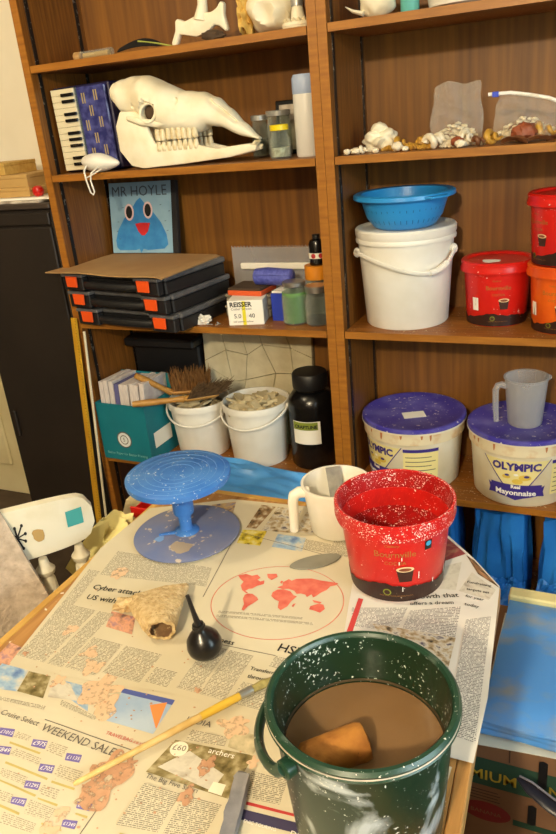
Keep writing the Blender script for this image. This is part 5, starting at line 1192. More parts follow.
PRINT_B=[('text', [(1.259, -0.95), (1.341, -0.925), (1.339, -0.984), (1.274, -0.992)]), ('text', [(1.346, -0.931), (1.416, -0.899), (1.422, -0.971), (1.346, -0.979)]), ('text', [(1.429, -0.927), (1.462, -0.909), (1.482, -1.15), (1.446, -1.146)]), ('pic7', [(1.318, -0.696), (1.354, -0.714), (1.397, -0.759), (1.356, -0.802)]), ('pic8', [(1.366, -0.808), (1.395, -0.784), (1.401, -0.862), (1.365, -0.868)]), ('pic9', [(1.398, -0.762), (1.413, -0.773), (1.464, -0.837), (1.426, -0.81)]), ('pic8', [(1.416, -0.808), (1.459, -0.844), (1.453, -0.872), (1.406, -0.863)]), ('pic4', [(1.3, -0.977), (1.423, -0.972), (1.426, -1.039), (1.361, -1.044)])]
PRINT_C=[('pic1', [(0.783, -1.185), (0.812, -1.188), (0.82, -1.228), (0.788, -1.228)]), ('pic6', [(0.806, -1.226), (0.855, -1.225), (0.87, -1.264), (0.817, -1.274)]), ('pic10', [(0.858, -1.226), (0.897, -1.224), (0.916, -1.263), (0.87, -1.264)]), ('pic8', [(0.904, -1.228), (0.934, -1.227), (0.967, -1.251), (0.921, -1.259)]), ('pic6', [(0.925, -1.225), (0.967, -1.224), (0.992, -1.262), (0.954, -1.252)]), ('ad', [(1.014, -1.21), (1.095, -1.206), (1.099, -1.266), (1.026, -1.267)]), ('adtop', [(1.014, -1.21), (1.095, -1.206), (1.096, -1.215), (1.015, -1.218)]), ('orange', [(1.067, -1.225), (1.087, -1.213), (1.098, -1.256), (1.097, -1.257)]), ('adtext', [(1.021, -1.224), (1.063, -1.223), (1.074, -1.259), (1.028, -1.261)]), ('text', [(0.853, -1.28), (0.93, -1.273), (0.932, -1.28), (0.859, -1.286)]), ('text', [(0.943, -1.256), (1.012, -1.266), (1.01, -1.272), (0.948, -1.266)]), ('price', [(0.896, -1.324), (0.918, -1.32), (0.924, -1.332), (0.902, -1.334)]), ('price', [(0.953, -1.325), (0.974, -1.321), (0.979, -1.333), (0.958, -1.335)]), ('price', [(1.01, -1.328), (1.031, -1.324), (1.035, -1.335), (1.015, -1.338)]), ('price', [(0.914, -1.349), (0.935, -1.345), (0.941, -1.356), (0.92, -1.359)]), ('price', [(0.989, -1.353), (1.009, -1.349), (1.013, -1.36), (0.994, -1.363)]), ('price', [(0.989, -1.379), (1.009, -1.375), (1.013, -1.385), (0.994, -1.388)]), ('price', [(0.989, -1.403), (1.009, -1.399), (1.013, -1.409), (0.994, -1.411)]), ('price', [(1.069, -1.381), (1.088, -1.377), (1.091, -1.387), (1.073, -1.389)]), ('price', [(1.068, -1.406), (1.086, -1.402), (1.089, -1.412), (1.072, -1.414)]), ('bar', [(0.926, -1.338), (0.978, -1.339), (0.978, -1.342), (0.927, -1.341)]), ('bar', [(0.944, -1.365), (1.013, -1.367), (1.014, -1.37), (0.945, -1.368)]), ('bar', [(1.02, -1.368), (1.054, -1.367), (1.055, -1.37), (1.021, -1.371)]), ('bar', [(0.957, -1.389), (1.016, -1.391), (1.016, -1.394), (0.958, -1.391)]), ('bar', [(1.02, -1.393), (1.049, -1.392), (1.05, -1.395), (1.021, -1.395)]), ('bar', [(0.983, -1.416), (1.014, -1.417), (1.015, -1.42), (0.984, -1.419)]), ('bar', [(1.047, -1.418), (1.075, -1.417), (1.076, -1.419), (1.048, -1.42)]), ('bar', [(1.077, -1.394), (1.093, -1.393), (1.094, -1.396), (1.077, -1.396)]), ('faint', [(0.924, -1.321), (0.948, -1.322), (0.949, -1.33), (0.926, -1.331)]), ('faint', [(0.979, -1.32), (1.006, -1.32), (1.009, -1.336), (0.983, -1.335)]), ('faint', [(0.942, -1.344), (0.985, -1.346), (0.988, -1.356), (0.941, -1.355)]), ('faint', [(1.013, -1.345), (1.049, -1.344), (1.054, -1.362), (1.017, -1.361)]), ('faint', [(0.946, -1.374), (0.988, -1.374), (0.992, -1.385), (0.952, -1.384)]), ('faint', [(1.014, -1.376), (1.038, -1.375), (1.042, -1.388), (1.016, -1.388)]), ('faint', [(0.967, -1.4), (0.989, -1.4), (0.993, -1.411), (0.97, -1.412)]), ('faint', [(1.013, -1.398), (1.051, -1.398), (1.053, -1.414), (1.019, -1.416)]), ('faint', [(0.994, -1.422), (1.042, -1.421), (1.046, -1.433), (1.001, -1.436)])]
PRINT_D=[('pic10', [(1.132, -1.265), (1.237, -1.254), (1.235, -1.319), (1.123, -1.319)]), ('pic8', [(1.133, -1.308), (1.158, -1.274), (1.215, -1.291), (1.212, -1.316)]), ('pic11', [(1.193, -1.225), (1.234, -1.225), (1.236, -1.255), (1.2, -1.253)]), ('text', [(1.143, -1.243), (1.193, -1.239), (1.196, -1.254), (1.145, -1.261)]), ('text', [(1.13, -1.333), (1.178, -1.331), (1.181, -1.383), (1.131, -1.391)]), ('text', [(1.184, -1.331), (1.232, -1.328), (1.232, -1.375), (1.187, -1.384)]), ('text', [(1.244, -1.275), (1.29, -1.273), (1.294, -1.306), (1.247, -1.312)]), ('red', [(1.257, -1.315), (1.355, -1.308), (1.355, -1.311), (1.258, -1.319)]), ('navy', [(1.257, -1.325), (1.358, -1.317), (1.358, -1.329), (1.257, -1.338)]), ('bar', [(1.141, -1.398), (1.203, -1.393), (1.203, -1.398), (1.142, -1.403)]), ('white', [(1.208, -1.304), (1.224, -1.303), (1.226, -1.318), (1.208, -1.318)])]
STAINS=[('pale', 0.988, -1.221, 0.0222), ('pale', 1.004, -1.25, 0.0189), ('pale', 0.947, -1.189, 0.0145), ('rust', 1.081, -1.33, 0.0194), ('rust', 1.077, -1.352, 0.0215), ('rust', 1.079, -1.375, 0.0105), ('pale', 1.062, -1.424, 0.0112), ('rust', 1.187, -1.332, 0.0092), ('pale', 1.241, -1.264, 0.0072), ('rust', 1.189, -1.288, 0.0096), ('pale', 1.19, -1.223, 0.0153), ('pale', 0.862, -1.133, 0.0094), ('rust', 1.117, -1.182, 0.0055), ('pale', 1.196, -1.21, 0.0077), ('rust', 1.098, -1.316, 0.0086), ('pale', 0.917, -1.228, 0.01), ('pale', 0.923, -1.168, 0.0104), ('rust', 0.828, -1.199, 0.0045), ('pale', 0.845, -0.981, 0.0122), ('pale', 1.063, -1.401, 0.008)]

mat('newsprint', (210, 201, 176), 0.88, col2=(202, 192, 165), scale=6, spec=0.15); mat('newsprint_daylit', (218, 214, 204), 0.88, col2=(210, 205, 194), scale=6, spec=0.15)  # the whiter newsprint has window daylight painted into its colour
PAPER = (208, 199, 173); PAPER_DAYLIT = (216, 212, 202)
print_text('news_text', (140, 132, 116), PAPER, 390.0, 0.44); print_text('news_text_daylit', (128, 124, 120), PAPER_DAYLIT, 390.0, 0.44); print_text('news_faint', (164, 154, 134), PAPER, 390.0, 0.46); print_text('ad_text', (120, 128, 160), (186, 200, 214), 160.0, 0.48)
print_pic('pic1', [(104, 92, 140), (214, 160, 130), (120, 96, 96)], 60); print_pic('pic2', [(60, 66, 110), (190, 160, 110), (112, 120, 160)], 50, 2)
print_pic('pic3', [(52, 44, 34), (150, 120, 84), (214, 206, 180)], 70, 3); print_pic('pic4', [(60, 54, 46), (170, 150, 116), (206, 200, 184), (90, 84, 100)], 75, 4)
print_pic('pic5', [(60, 50, 24), (214, 190, 60), (222, 214, 150)], 70, 5); print_pic('pic6', [(92, 120, 170), (150, 176, 200), (214, 204, 180)], 50, 6)
print_pic('pic7', [(110, 44, 50), (146, 70, 70), (176, 130, 100)], 40, 7); print_pic('pic8', [(196, 190, 176), (206, 200, 184), (170, 160, 144)], 50, 8)
print_pic('pic9', [(50, 40, 34), (96, 74, 54), (190, 140, 100)], 60, 9); print_pic('pic10', [(84, 74, 40), (136, 122, 82), (190, 178, 140)], 70, 10)
print_pic('pic11', [(150, 138, 112), (196, 184, 150), (222, 206, 172)], 60, 11)
mat('ad', (176, 194, 214), 0.8, col2=(150, 174, 206), scale=20); mat('adtop', (74, 88, 160), 0.8); mat('orange', (226, 140, 74), 0.8); mat('price', (112, 100, 168), 0.8); mat('bar', (190, 172, 104), 0.8)
mat('red', (190, 60, 58), 0.8); mat('navy', (58, 52, 84), 0.8); mat('white', (236, 228, 206), 0.8); mat('map_red', (206, 92, 76), 0.8, col2=(218, 120, 98), scale=60)
mat('pale_clay', (226, 194, 160), 0.95, col2=(220, 186, 150), scale=40, dusty=True); mat('rust_clay', (190, 142, 108), 0.95, col2=(204, 160, 126), scale=50, dusty=True)
def lump(x, y):
    return 0.0010 * (1 + noise.noise(Vector((x * 9, y * 9, 2.0))))
LAYER = {'C': 0.0006, 'D': 0.0013, 'A': 0.0020, 'B': 0.0027}
def paper(poly, k):
    bm = refine(flat_poly(poly), 0.03)
    for v in bm.verts: v.co = Vector((v.co.x, v.co.y, TZ + LAYER[k] + lump(v.co.x, v.co.y)))
    bmesh.ops.recalc_face_normals(bm, faces=bm.faces)
    for f in bm.faces:
        if f.normal.z < 0: f.normal_flip()
    return bm
def press(bm, k, lvl):
    for v in bm.verts: v.co.z = TZ + LAYER[k] + lump(v.co.x, v.co.y) + 0.00022 * lvl + 0.0001
    return bm
def quad(pts, k, lvl):
    P_ = [Vector(p) for p in pts]
    w_ = (P_[1] - P_[0]).length; h_ = (P_[3] - P_[0]).length; nx = max(2, int(w_ / 0.015)); ny = max(2, int(h_ / 0.015))
    def f(u, v):
        p = P_[0].lerp(P_[1], u).lerp(P_[3].lerp(P_[2], u), v); return Vector((p.x, p.y, 0))
    bm = press(grid(nx, ny, f, lambda u, v: (u * w_, -v * h_)), k, lvl)
    for fc in bm.faces:
        if fc.normal.z < 0: fc.normal_flip()
    return bm
def printed(s, x, y, ang, ln, k, lvl, m, par, name='headline', shear=0.0, bold=0.0):
    bm = text_bm(s, ln, 0.02, shear, bold); R_ = Matrix.Rotation(radians(ang), 3, 'Z')
    for v in bm.verts: v.co = R_ @ v.co + Vector((x, y, 0))
    return ob(name, press(bm, k, lvl), m, par)
NAMES = {'text': 'text_column', 'faint': 'small_print', 'adtext': 'small_print', 'price': 'price_tag', 'bar': 'rule_bar', 'ad': 'advert_panel', 'adtop': 'advert_panel', 'orange': 'orange_flash', 'red': 'red_rule', 'navy': 'navy_banner', 'white': 'logo_panel'}
PRICES = ['£1015', '£975', '£1135', '£849', '£705', '£1295', '£1375', '£1105', '£1349']
SHEETS = {}
for k, lab in (('C', 'cream newspaper sheet printed WEEKEND SALE with purple price tags'), ('D', 'newspaper sheet with the Big Five safari advert under the green bucket'),
               ('A', 'cream newspaper spread with a red world map and cyber attack headline'), ('B', 'newspaper sheet tinted whiter for window daylight, under the red bucket along the table edge')):
    s = ob('newspaper_sheet', paper(globals()['SHEET_' + k], k), 'newsprint' if k in 'CA' else ('newsprint' if k == 'D' else 'newsprint_daylit')); tag(s, lab, 'newspaper', 'newspaper sheets on the table'); SHEETS[k] = s
    pi_ = 0
    for n_, (kind, pts) in enumerate(globals()['PRINT_' + k]):
        m = {'text': 'news_text_daylit' if k == 'B' else 'news_text', 'faint': 'news_faint', 'adtext': 'ad_text'}.get(kind, kind)
        o = ob(NAMES.get(kind, 'photograph'), quad(pts, k, 1 + 0.35 * (n_ % 4)), m, s)
        if kind == 'price':
            A_, B_ = Vector(pts[3]).lerp(Vector(pts[0]), 0.25), Vector(pts[2]).lerp(Vector(pts[1]), 0.25); dd = B_ - A_
            A_ += dd * 0.08
            printed(PRICES[pi_], A_.x, A_.y, math.degrees(atan2(dd.y, dd.x)), dd.length * 0.84, k, 3, 'ink_white', o, 'lettering'); pi_ += 1
    for tx, x, y, a, ln in globals()['TEXT_' + k]:
        m = 'ink_black' if k in 'AB' else 'ink_grey'
        if tx.startswith('TRAVEL'): m = 'red'
        if tx in ('archers', '£60', 'ENIC TOURING', 'DIAL 0844'): m = 'ink_white'
        if tx == '£60':
            bm = flat_poly(ellipse(0.0115, 0.0115, 24, x + 0.008, y + 0.004)); ob('price_disc', press(refine(bm, 0.02), k, 3), 'white', s); m = 'ink_grey'
        printed(tx, x, y, a, ln, k, 4, m, s, bold=0.0002 if k in 'AB' else 0.0)
# the world map on sheet A
MC, MA = Vector((1.140, -0.968)), radians(10)
def mp(px, py): return Vector((MC.x + px * cos(MA) - py * sin(MA), MC.y + px * sin(MA) + py * cos(MA), 0))
bm = bmesh.new(); n = 72; rg = []
for kk in range(n):
    a = 2 * pi * kk / n; rg.append([bm.verts.new(mp(0.106 * s * cos(a), 0.092 * s * sin(a))) for s in (1.0, 1.012)])
for kk in range(n): bm.faces.new((rg[kk][0], rg[kk][1], rg[(kk + 1) % n][1], rg[(kk + 1) % n][0]))
ob('map_ring', press(bm, 'A', 2), 'map_red', SHEETS['A'])
CONT = [[(-.082,.052),(-.070,.058),(-.058,.054),(-.050,.058),(-.042,.050),(-.046,.044),(-.040,.040),(-.034,.044),(-.032,.034),(-.042,.028),(-.048,.020),(-.054,.018),(-.058,.012),(-.052,.008),(-.054,.006),(-.064,.014),(-.070,.026),(-.068,.036),(-.076,.044)],
        [(-.052,.006),(-.044,.006),(-.034,-.002),(-.030,-.008),(-.036,-.018),(-.042,-.026),(-.046,-.038),(-.050,-.036),(-.050,-.022),(-.056,-.008),(-.056,.002)],
        [(-.034,.062),(-.018,.064),(-.014,.056),(-.022,.046),(-.030,.052)],
        [(-.006,.022),(.004,.024),(.016,.020),(.024,.010),(.030,.008),(.024,-.004),(.020,-.020),(.012,-.030),(.006,-.024),(.004,-.008),(-.004,-.004),(-.012,.004),(-.012,.014)],
        [(-.008,.028),(.000,.034),(-.002,.042),(.006,.052),(.012,.048),(.018,.054),(.030,.056),(.044,.058),(.060,.054),(.078,.052),(.090,.050),(.086,.044),(.078,.040),(.074,.030),(.066,.022),(.060,.012),(.056,.008),(.052,.016),(.046,.008),(.042,.014),(.034,.016),(.028,.014),(.022,.022),(.012,.026),(.002,.024)],
        [(.056,-.014),(.068,-.006),(.076,-.008),(.080,-.018),(.074,-.028),(.064,-.024),(.056,-.022)], [(.056,.002),(.064,.000),(.072,-.002),(.070,-.006),(.060,-.004)], [(.028,-.012),(.032,-.010),(.030,-.020),(.027,-.018)], [(-.006,.046),(-.002,.046),(-.003,.038),(-.006,.040)]]
for c in CONT:
    bm = flat_poly([tuple(mp(a * 1.0, b * 1.0 + 0.006)[:2]) for a, b in c]); ob('continent', press(refine(bm, 0.02), 'A', 3), 'map_red', SHEETS['A'])
for j in range(2):
    p = mp(-0.088, -0.034 - 0.009 * j)
    o = ob('caption', quad([tuple(mp(-0.086, -0.036 - 0.010 * j)[:2]), tuple(mp(0.050 + 0.02 * j, -0.036 - 0.010 * j)[:2]), tuple(mp(0.050 + 0.02 * j, -0.042 - 0.010 * j)[:2]), tuple(mp(-0.086, -0.042 - 0.010 * j)[:2])], 'A', 2), 'news_text', SHEETS['A'])
ob('red_rule', quad([(1.262, -0.925), (1.270, -0.925), (1.282, -1.035), (1.273, -1.035)], 'B', 2), 'red', SHEETS['B'])
for (a, b) in (((0.985, -0.80), (1.02, -0.995)), ((0.99, -0.80), (1.19, -0.83)), ((1.075, -1.09), (1.19, -1.085)), ((0.945, -1.293), (1.09, -1.297)), ((1.095, -1.30), (1.10, -1.45))):
    a, b = Vector(a), Vector(b); nrm = Vector((-(b - a).y, (b - a).x)).normalized() * 0.0006
    k = 'A' if a.y > -1.2 else 'C'
    ob('thin_rule', quad([tuple(a + nrm), tuple(b + nrm), tuple(b - nrm), tuple(a - nrm)], k, 2), 'ink_grey', SHEETS[k])
# dried clay spilt on the papers
for i, (kind, x, y, r) in enumerate(STAINS):
    k = 'A' if y > -1.205 else ('D' if x > 1.18 else 'C')
    bm = refine(flat_poly(ragged(r, i + 1, 40, 0.65, x, y, 1.0, 1.15)), 0.012)
    ob('clay_stain', press(bm, k, 6), 'pale_clay' if kind == 'pale' else 'rust_clay', SHEETS[k])
rn = random.Random(12); bm = bmesh.new()
for i in range(130):
    cx, cy, sp_ = rn.choice(((1.08, -1.35, 0.05), (0.99, -1.23, 0.05), (0.9, -1.12, 0.09), (1.19, -1.30, 0.05)))
    x, y = rn.gauss(cx, sp_), rn.gauss(cy, sp_ * 0.8)
    if not (0.83 < x < 1.24 and -1.42 < y < -0.98): continue
    k = 'A' if y > -1.2 else 'D'
    r = rn.uniform(0.0006, 0.0022); zz = TZ + LAYER[k] + lump(x, y) + 0.0016
    bm.faces.new([bm.verts.new((x + a, y + b, zz)) for a, b in ellipse(r, r * rn.uniform(.5, 1.0), 7)])
ob('clay_crumb', bm, 'rust_clay', SHEETS['A'])['kind'] = 'stuff'
PZ = TZ + 0.0062      # resting height on the papers

# ------------------------------------------------------------------ banding wheel
mat('wheel_blue', (44, 104, 184), 0.45, col2=(70, 126, 196), scale=20, speck=((196, 204, 214), 0.025, 190)); mat('wheel_base', (96, 112, 158), 0.6, col2=(120, 124, 150), scale=14, speck=((190, 176, 160), 0.04, 60)); mat('clay_patch', (176, 158, 136), 0.9)
mat('slip_ring', (112, 152, 206), 0.7)
t = thing('banding_wheel', 'blue turntable on a pedestal, for turning pots', 'turntable', (0.897, -0.836, PZ))
ob('base_disc', lathe([(0, 0), (0.094, 0), (0.099, 0.0015), (0.0995, 0.004), (0.095, 0.0055), (0.03, 0.0075), (0, 0.0075)], 72), 'wheel_base', t, True)
ob('pedestal', lathe([(0.0, 0.0074), (0.024, 0.0074), (0.022, 0.010), (0.0125, 0.013), (0.0115, 0.020), (0.0125, 0.044), (0.0185, 0.046), (0.0195, 0.050), (0.0195, 0.098), (0.021, 0.108), (0.03, 0.1145), (0, 0.1145)], 32), 'wheel_blue', t, True)
ob('drip_arm', tube([(-0.042, -0.030, 0.0085), (0.0, -0.004, 0.0085)], [0.004, 0.007], 8, flat=0.4), 'wheel_blue', t, True)
h = ob('head_disc', lathe([(0, 0.1146), (0.090, 0.1146), (0.0945, 0.1165), (0.0955, 0.121), (0.0955, 0.127), (0.0925, 0.1295), (0, 0.1295)], 80), 'wheel_blue', t, True)
for r in (0.030, 0.044, 0.058, 0.071, 0.086):
    ob('turned_ring', lathe([(r, 0.1296), (r + 0.0004, 0.1299), (r + 0.0008, 0.1296)], 64), 'slip_ring', h, True)
ob('clay_patch', flat_poly(ragged(0.020, 7, 18, 0.4)), 'clay_patch', t, loc=(0.018, -0.052, 0.0072)); ob('clay_patch', flat_poly(ragged(0.009, 8, 14, 0.4)), 'slip_ring', t, loc=(-0.035, -0.04, 0.0073))

# ------------------------------------------------------------------ white jug with a steel scraper
mat('jug_white', (242, 238, 226), 0.4, col2=(234, 228, 210), scale=12)
t = thing('white_jug', 'white plastic jug with a square handle beside the red bucket', 'jug', (1.163, -0.738, PZ))
ob('jug_body', lathe([(0, 0), (0.047, 0), (0.050, 0.003), (0.060, 0.090), (0.063, 0.092), (0.063, 0.096), (0.0585, 0.096), (0.048, 0.006), (0, 0.005)], 56), 'jug_white', t, True)
a = cam_phi(1.160, -0.742) - 1.42; dx, dy = cos(a), sin(a)
ob('handle', tube([(dx * 0.050, dy * 0.050, 0.082), (dx * 0.068, dy * 0.068, 0.083), (dx * 0.077, dy * 0.077, 0.078), (dx * 0.080, dy * 0.080, 0.066), (dx * 0.081, dy * 0.081, 0.03), (dx * 0.082, dy * 0.082, 0.006)], [0.010, 0.0105, 0.0105, 0.0095, 0.0085, 0.008], 12), 'jug_white', t, True)
t = thing('scraper', 'grey steel scraper blade standing inside the white jug', 'scraper', (1.160, -0.716, PZ + 0.006), rot=(radians(-14), radians(-5), radians(24)))
ob('blade', box(-0.0135, 0.0135, -0.0008, 0.0008, 0.0, 0.096), 'steel', t); ob('blade_edge', box(-0.0137, 0.0137, -0.0011, 0.0011, 0.0962, 0.0985), 'chrome', t)

# ------------------------------------------------------------------ grey kidney tool
mat('kidney', (140, 138, 124), 0.6, col2=(126, 124, 112), scale=20)
t = thing('kidney_tool', 'flat grey oval potter’s kidney lying on the map page', 'tool', (1.162, -0.853, PZ - 0.0018), radians(38))
pk = [(0.046 * cos(a), 0.0185 * sin(a) + (0.004 * cos(a) ** 2 if sin(a) < 0 else 0)) for a in [2 * pi * k / 36 for k in range(36)]]
ob('plate', prism(pk, 0.0022, 'z', 0, 0.0005), 'kidney', t)
ob('worn_edge', prism([(a * 0.98, b * 0.95) for a, b in pk], 0.0002, 'z', 0.00225), 'kidney', t)

# ------------------------------------------------------------------ red splattered cocoa bucket
t = thing('red_bucket', 'open red cocoa bucket splashed with white slip, on the newspaper', 'bucket', (1.303, -0.850, PZ))
r0, r1, h = 0.0735, 0.088, 0.146
rf = lambda q: r0 + (r1 - r0) * q / h
mat('red_outer', (196, 28, 22), 0.32, speck=((246, 232, 222), -0.02, 300))
ob('body', lathe([(0, 0), (r0 - 0.002, 0), (r0, 0.003), (rf(h - 0.03), h - 0.03), (rf(h - 0.03) - 0.002, h - 0.03), (r0 - 0.002, 0.005), (0, 0.005)], 72), 'red_outer', t, True)
ob('rim', lathe([(rf(h - 0.0302), h - 0.0302), (r1 + 0.0045, h - 0.028), (r1 + 0.0065, h - 0.020), (r1 + 0.005, h - 0.016), (r1 + 0.0065, h - 0.010), (r1 + 0.006, h - 0.001), (r1 + 0.003, h), (r1 + 0.001, h - 0.001), (r1 - 0.001, h - 0.030)], 80), 'red_splash', t, True)
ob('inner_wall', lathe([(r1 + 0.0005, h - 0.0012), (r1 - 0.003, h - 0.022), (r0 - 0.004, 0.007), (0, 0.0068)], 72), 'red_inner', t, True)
ph = cam_phi(1.303, -0.85, -0.02)
tub_art(t, rf, ph, h, 'tub_brown', 1.0)
mat('aqua_mark', (60, 150, 190), 0.5)
bd = ob('fair_mark', wrap(flat_poly([(-0.006, -0.008), (0.006, -0.008), (0.006, 0.008), (-0.006, 0.008)]), rf, ph + 0.62, h * 0.70, 0.001), 'ink_black', t)
ob('fair_mark', wrap(flat_poly(ellipse(0.0045, 0.0045)), rf, ph + 0.62, h * 0.72, 0.0015), 'aqua_mark', bd)
rn = random.Random(8)
for k in range(6):
    a = ph + rn.uniform(-0.2, 1.2); zz = rn.uniform(0.03, 0.09); L_ = rn.uniform(0.004, 0.022)
    ob('slip_drip', wrap(flat_poly([(-0.0007, 0), (0.0007, 0), (0.0006, -L_), (-0.0006, -L_)]), rf, a, zz, 0.0016), 'ink_white', t)

# ------------------------------------------------------------------ green bucket of muddy water
mat('green_plastic', (15, 42, 25), 0.35, speck=((196, 204, 196), 0.045, 230)); mat('green_outer', (13, 42, 27), 0.35, col2=(176, 188, 194), scale=11, lo=0.53, hi=0.62, distort=1.2, speck=((206, 212, 210), 0.0, 240), detail=9)
mat('green_rim', (26, 58, 42), 0.35, col2=(120, 132, 122), scale=30, lo=0.55, hi=0.8, speck=((214, 210, 200), 0.0, 260)); mat('muddy_water', (126, 96, 64), 0.06, col2=(122, 92, 60), scale=5, spec=0.5); mat('water_ring', (64, 52, 30), 0.6)
mat('rim_line', (196, 178, 160), 0.5, col2=(150, 150, 136), scale=30)
GX, GY = 1.391, -1.284
t = thing('green_bucket', 'dark green bucket of muddy water smeared with white slip', 'bucket', (GX, GY, PZ))
g0, g1, gh = 0.080, 0.0925, 0.168
gf = lambda q: g0 + (g1 - g0) * q / gh
ob('body', lathe([(0, 0), (g0 - 0.002, 0), (g0, 0.003), (gf(gh - 0.014), gh - 0.014), (gf(gh - 0.014) - 0.003, gh - 0.014), (g0 - 0.003, 0.005), (0, 0.005)], 80), 'green_outer', t, True)
ob('rim', lathe([(gf(gh - 0.0142), gh - 0.0142), (g1 + 0.004, gh - 0.0135), (g1 + 0.0062, gh - 0.010), (g1 + 0.0045, gh - 0.0075), (g1 + 0.0058, gh - 0.0035), (g1 + 0.003, gh), (g1 - 0.001, gh), (g1 - 0.0035, gh - 0.004)], 88), 'green_rim', t, True)
ob('inner_wall', lathe([(g1 - 0.0032, gh - 0.003), (g1 - 0.0045, gh - 0.016), (g0 - 0.004, 0.0065), (0, 0.006)], 80), 'green_plastic', t, True)
ob('rim_line', lathe([(g1 + 0.0044, gh - 0.0088), (g1 + 0.0056, gh - 0.0076), (g1 + 0.0050, gh - 0.0064)], 88), 'rim_line', t, True)
wl = 0.106
ga = cam_phi(GX, GY)
for s, a in ((0, ga - 0.86), (1, ga - 0.86 + pi)):
    ob('lug', lathe([(0, 0), (0.010, 0), (0.010, 0.010), (0.0065, 0.012), (0.0, 0.008)], 20), 'green_rim', t, True, loc=((g1 + 0.000) * cos(a), (g1 + 0.000) * sin(a), gh - 0.028), rot=(0, pi / 2, a))
# the handle hangs down the left side
am = ga - 0.86; pts = []
for k in range(33):
    s = k / 32; a = am - pi * s
    dpt = 0.034 * sin(pi * s) ** 0.5
    rr = g1 + 0.010 + 0.010 * sin(pi * s); pts.append((rr * cos(a), rr * sin(a), gh - 0.026 - dpt * (0.7 + 0.3 * cos(pi * s))))
ob('handle', tube(pts, 0.0052, 10, flat=1.3), 'green_rim', t, True)
o = ob('muddy_water', lathe([(0, 0.0), (g0 - 0.0055, 0.0), (gf(wl) - 0.0055, wl - 0.008), (0, wl - 0.008)], 72), 'muddy_water', smooth=True, loc=(GX, GY, PZ + 0.008))
tag(o, 'brown muddy water filling the green bucket', 'water')
ob('tide_mark', lathe([(gf(wl) - 0.0050, wl + 0.0015), (gf(wl + .004) - 0.0046, wl + 0.0045)], 72), 'water_ring', t, True)
mat('sponge', (170, 112, 40), 0.85, col2=(142, 88, 28), scale=30, bump=0.5, bscale=110, speck=((96, 58, 20), -0.06, 120))
sa = Vector((-0.050, -0.052, -0.006)); sb = Vector((0.006, -0.006, 0.002))
o = ob('sponge', tube([sa, sa.lerp(sb, 0.1), sa.lerp(sb, 0.9), sb.lerp(sa, 0.03), sb], [0.014, 0.0200, 0.0205, 0.0185, 0.012], 28), 'sponge', smooth=True, loc=(GX, GY, PZ + wl + 0.006))
tag(o, 'ochre cylindrical sponge floating in the muddy water', 'sponge')

# ------------------------------------------------------------------ paint brush
mat('brush_handle', (214, 184, 120), 0.4, col2=(198, 164, 98), scale=9, stretch=(6, 6, 6)); mat('brush_yellow', (212, 176, 62), 0.4); mat('brush_hair', (170, 158, 96), 0.8, col2=(132, 120, 70), scale=90)
t = thing('paint_brush', 'long pale wooden paint brush lying across the newspapers', 'brush')
a, b = Vector((1.055, -1.369, PZ + 0.004)), Vector((1.185, -1.174, PZ + 0.0056)); c = Vector((1.212, -1.1335, PZ + 0.005))
ob('handle', tube([a, a.lerp(b, 0.02), a.lerp(b, 0.5), a.lerp(b, 0.72)], [0.0022, 0.0034, 0.0046, 0.0052], 12), 'brush_handle', t, True)
ob('painted_end', tube([a.lerp(b, 0.722), a.lerp(b, 0.85), a.lerp(b, 0.985)], [0.0053, 0.0058, 0.0050], 12), 'brush_yellow', t, True)
ob('ferrule', tube([a.lerp(b, 0.97), b.lerp(c, 0.25)], [0.0056, 0.0058], 14), 'chrome', t, True)
ob('bristles', tube([b.lerp(c, 0.22), b.lerp(c, 0.6), c], [0.0052, 0.0068, 0.0030], 12, flat=0.75), 'brush_hair', t, True)

# ------------------------------------------------------------------ rubber bulb
mat('rubber', (20, 19, 20), 0.28)
t = thing('rubber_bulb', 'black rubber bulb syringe with a thin nozzle', 'bulb syringe', (1.098, -1.118, PZ), rot=(radians(4), radians(-6), 0))
ob('bulb', lathe([(0, 0.0), (0.010, 0.001), (0.019, 0.006), (0.0248, 0.014), (0.0258, 0.022), (0.0235, 0.032), (0.017, 0.041), (0.0105, 0.047), (0.0085, 0.052), (0.0085, 0.058), (0, 0.058)], 40), 'rubber', t, True)
ob('nozzle', tube([(0, 0, 0.056), (0, 0, 0.058), (0, 0, 0.064), (-0.001, 0, 0.080), (-0.002, 0.0, 0.108)], [0.0068, 0.0062, 0.0045, 0.0036, 0.0030], 12), 'rubber', t, True)
ob('collar', lathe([(0.0086, 0.050), (0.0098, 0.051), (0.0098, 0.054), (0.0086, 0.055)], 24), 'rubber', t, True)

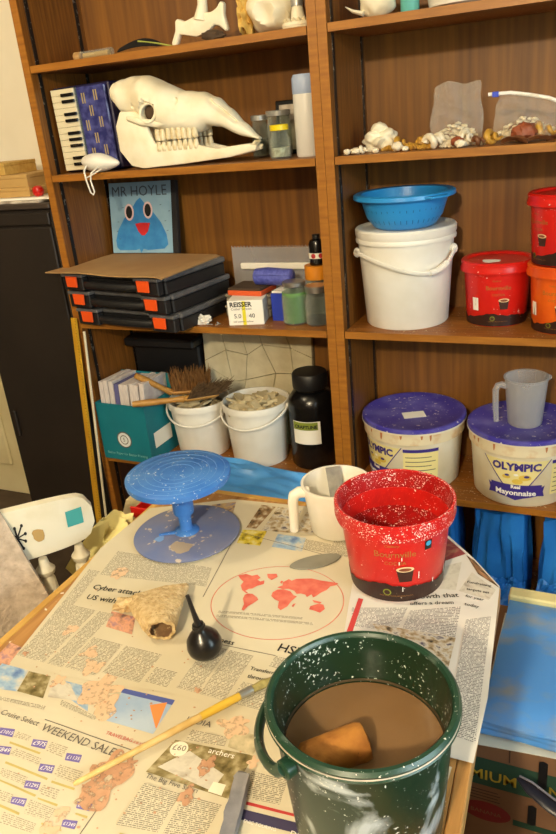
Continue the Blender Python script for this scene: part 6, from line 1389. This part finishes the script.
# ------------------------------------------------------------------ folded ceramic test piece
mat('crust', (216, 192, 146), 0.95, col2=(188, 158, 108), scale=120, bump=1.0, bscale=220); mat('crust_in', (150, 116, 78), 0.95, col2=(120, 88, 58), scale=60)
t = thing('ceramic_piece', 'rough sandy ceramic piece folded into an open roll', 'ceramic', (0.993, -1.066, PZ), radians(28))
def roll(r_off):
    def f(u, v):
        # v = 0 flattened far end, v = 1 open mouth; u runs round the section
        a = 2 * pi * u - pi / 2 + 0.5; e = v ** 1.2
        hw = 0.050 * (1 - e) + 0.021 * e - r_off; hh = 0.012 * (1 - e) + 0.0175 * e - r_off
        n = 0.0022 * noise.noise(Vector((cos(a) * 2.5, sin(a) * 2.5, v * 5))) + 0.0010 * noise.noise(Vector((cos(a) * 9, sin(a) * 9, v * 20)))
        return Vector(((hw + n) * cos(a) - 0.014 * (1 - e), 0.050 - 0.100 * v + 0.012 * cos(a) * (1 - e) + 0.006 * noise.noise(Vector((cos(a) * 2, sin(a) * 2, 9))), 0.0175 * e + 0.012 * (1 - e) + (hh + n) * sin(a) + 0.004 * sin(pi * v)))
    return f
bm = grid(56, 30, roll(0.0), thick=0.0046)
mz = min(v.co.z for v in bm.verts)
for v in bm.verts: v.co.z -= mz
ob('folded_slab', bm, 'crust', t, True)
bm = grid(40, 20, roll(0.0052))
for v in bm.verts: v.co.z -= mz
ob('hollow', bm, 'crust_in', t, True)
ob('pinched_end', blob((-0.062, 0.034, 0.012), (0.020, 0.012, 0.011), 6, 0.6, 2.2, 3), 'crust', t, True)

# ------------------------------------------------------------------ grey clay stick
mat('grey_clay', (112, 112, 118), 0.75, col2=(146, 144, 146), scale=22, bump=0.4, bscale=60)
t = thing('clay_stick', 'grey-blue stick of clay lying on the newspaper', 'clay stick', (1.256, -1.348, PZ - 0.001), radians(104))
bm = bmesh.new(); bmesh.ops.create_cube(bm, size=1); bmesh.ops.subdivide_edges(bm, edges=bm.edges[:], cuts=12, use_grid_fill=True)
for v in bm.verts:
    c = v.co.copy(); n = noise.noise(Vector((c.x * 7, c.y * 2, c.z * 2 + 3)))
    v.co = Vector((c.x * 0.115, c.y * 0.0165 * (1 + 0.12 * n) + 0.0015 * n, (c.z + 0.5) * 0.0125 * (1 + 0.10 * n)))
ob('stick', bm, 'grey_clay', t, True)
ob('smeared_end', blob((0.056, 0.001, 0.0065), (0.008, 0.010, 0.006), 4, 0.3, 2, 2), 'grey_clay', t, True)
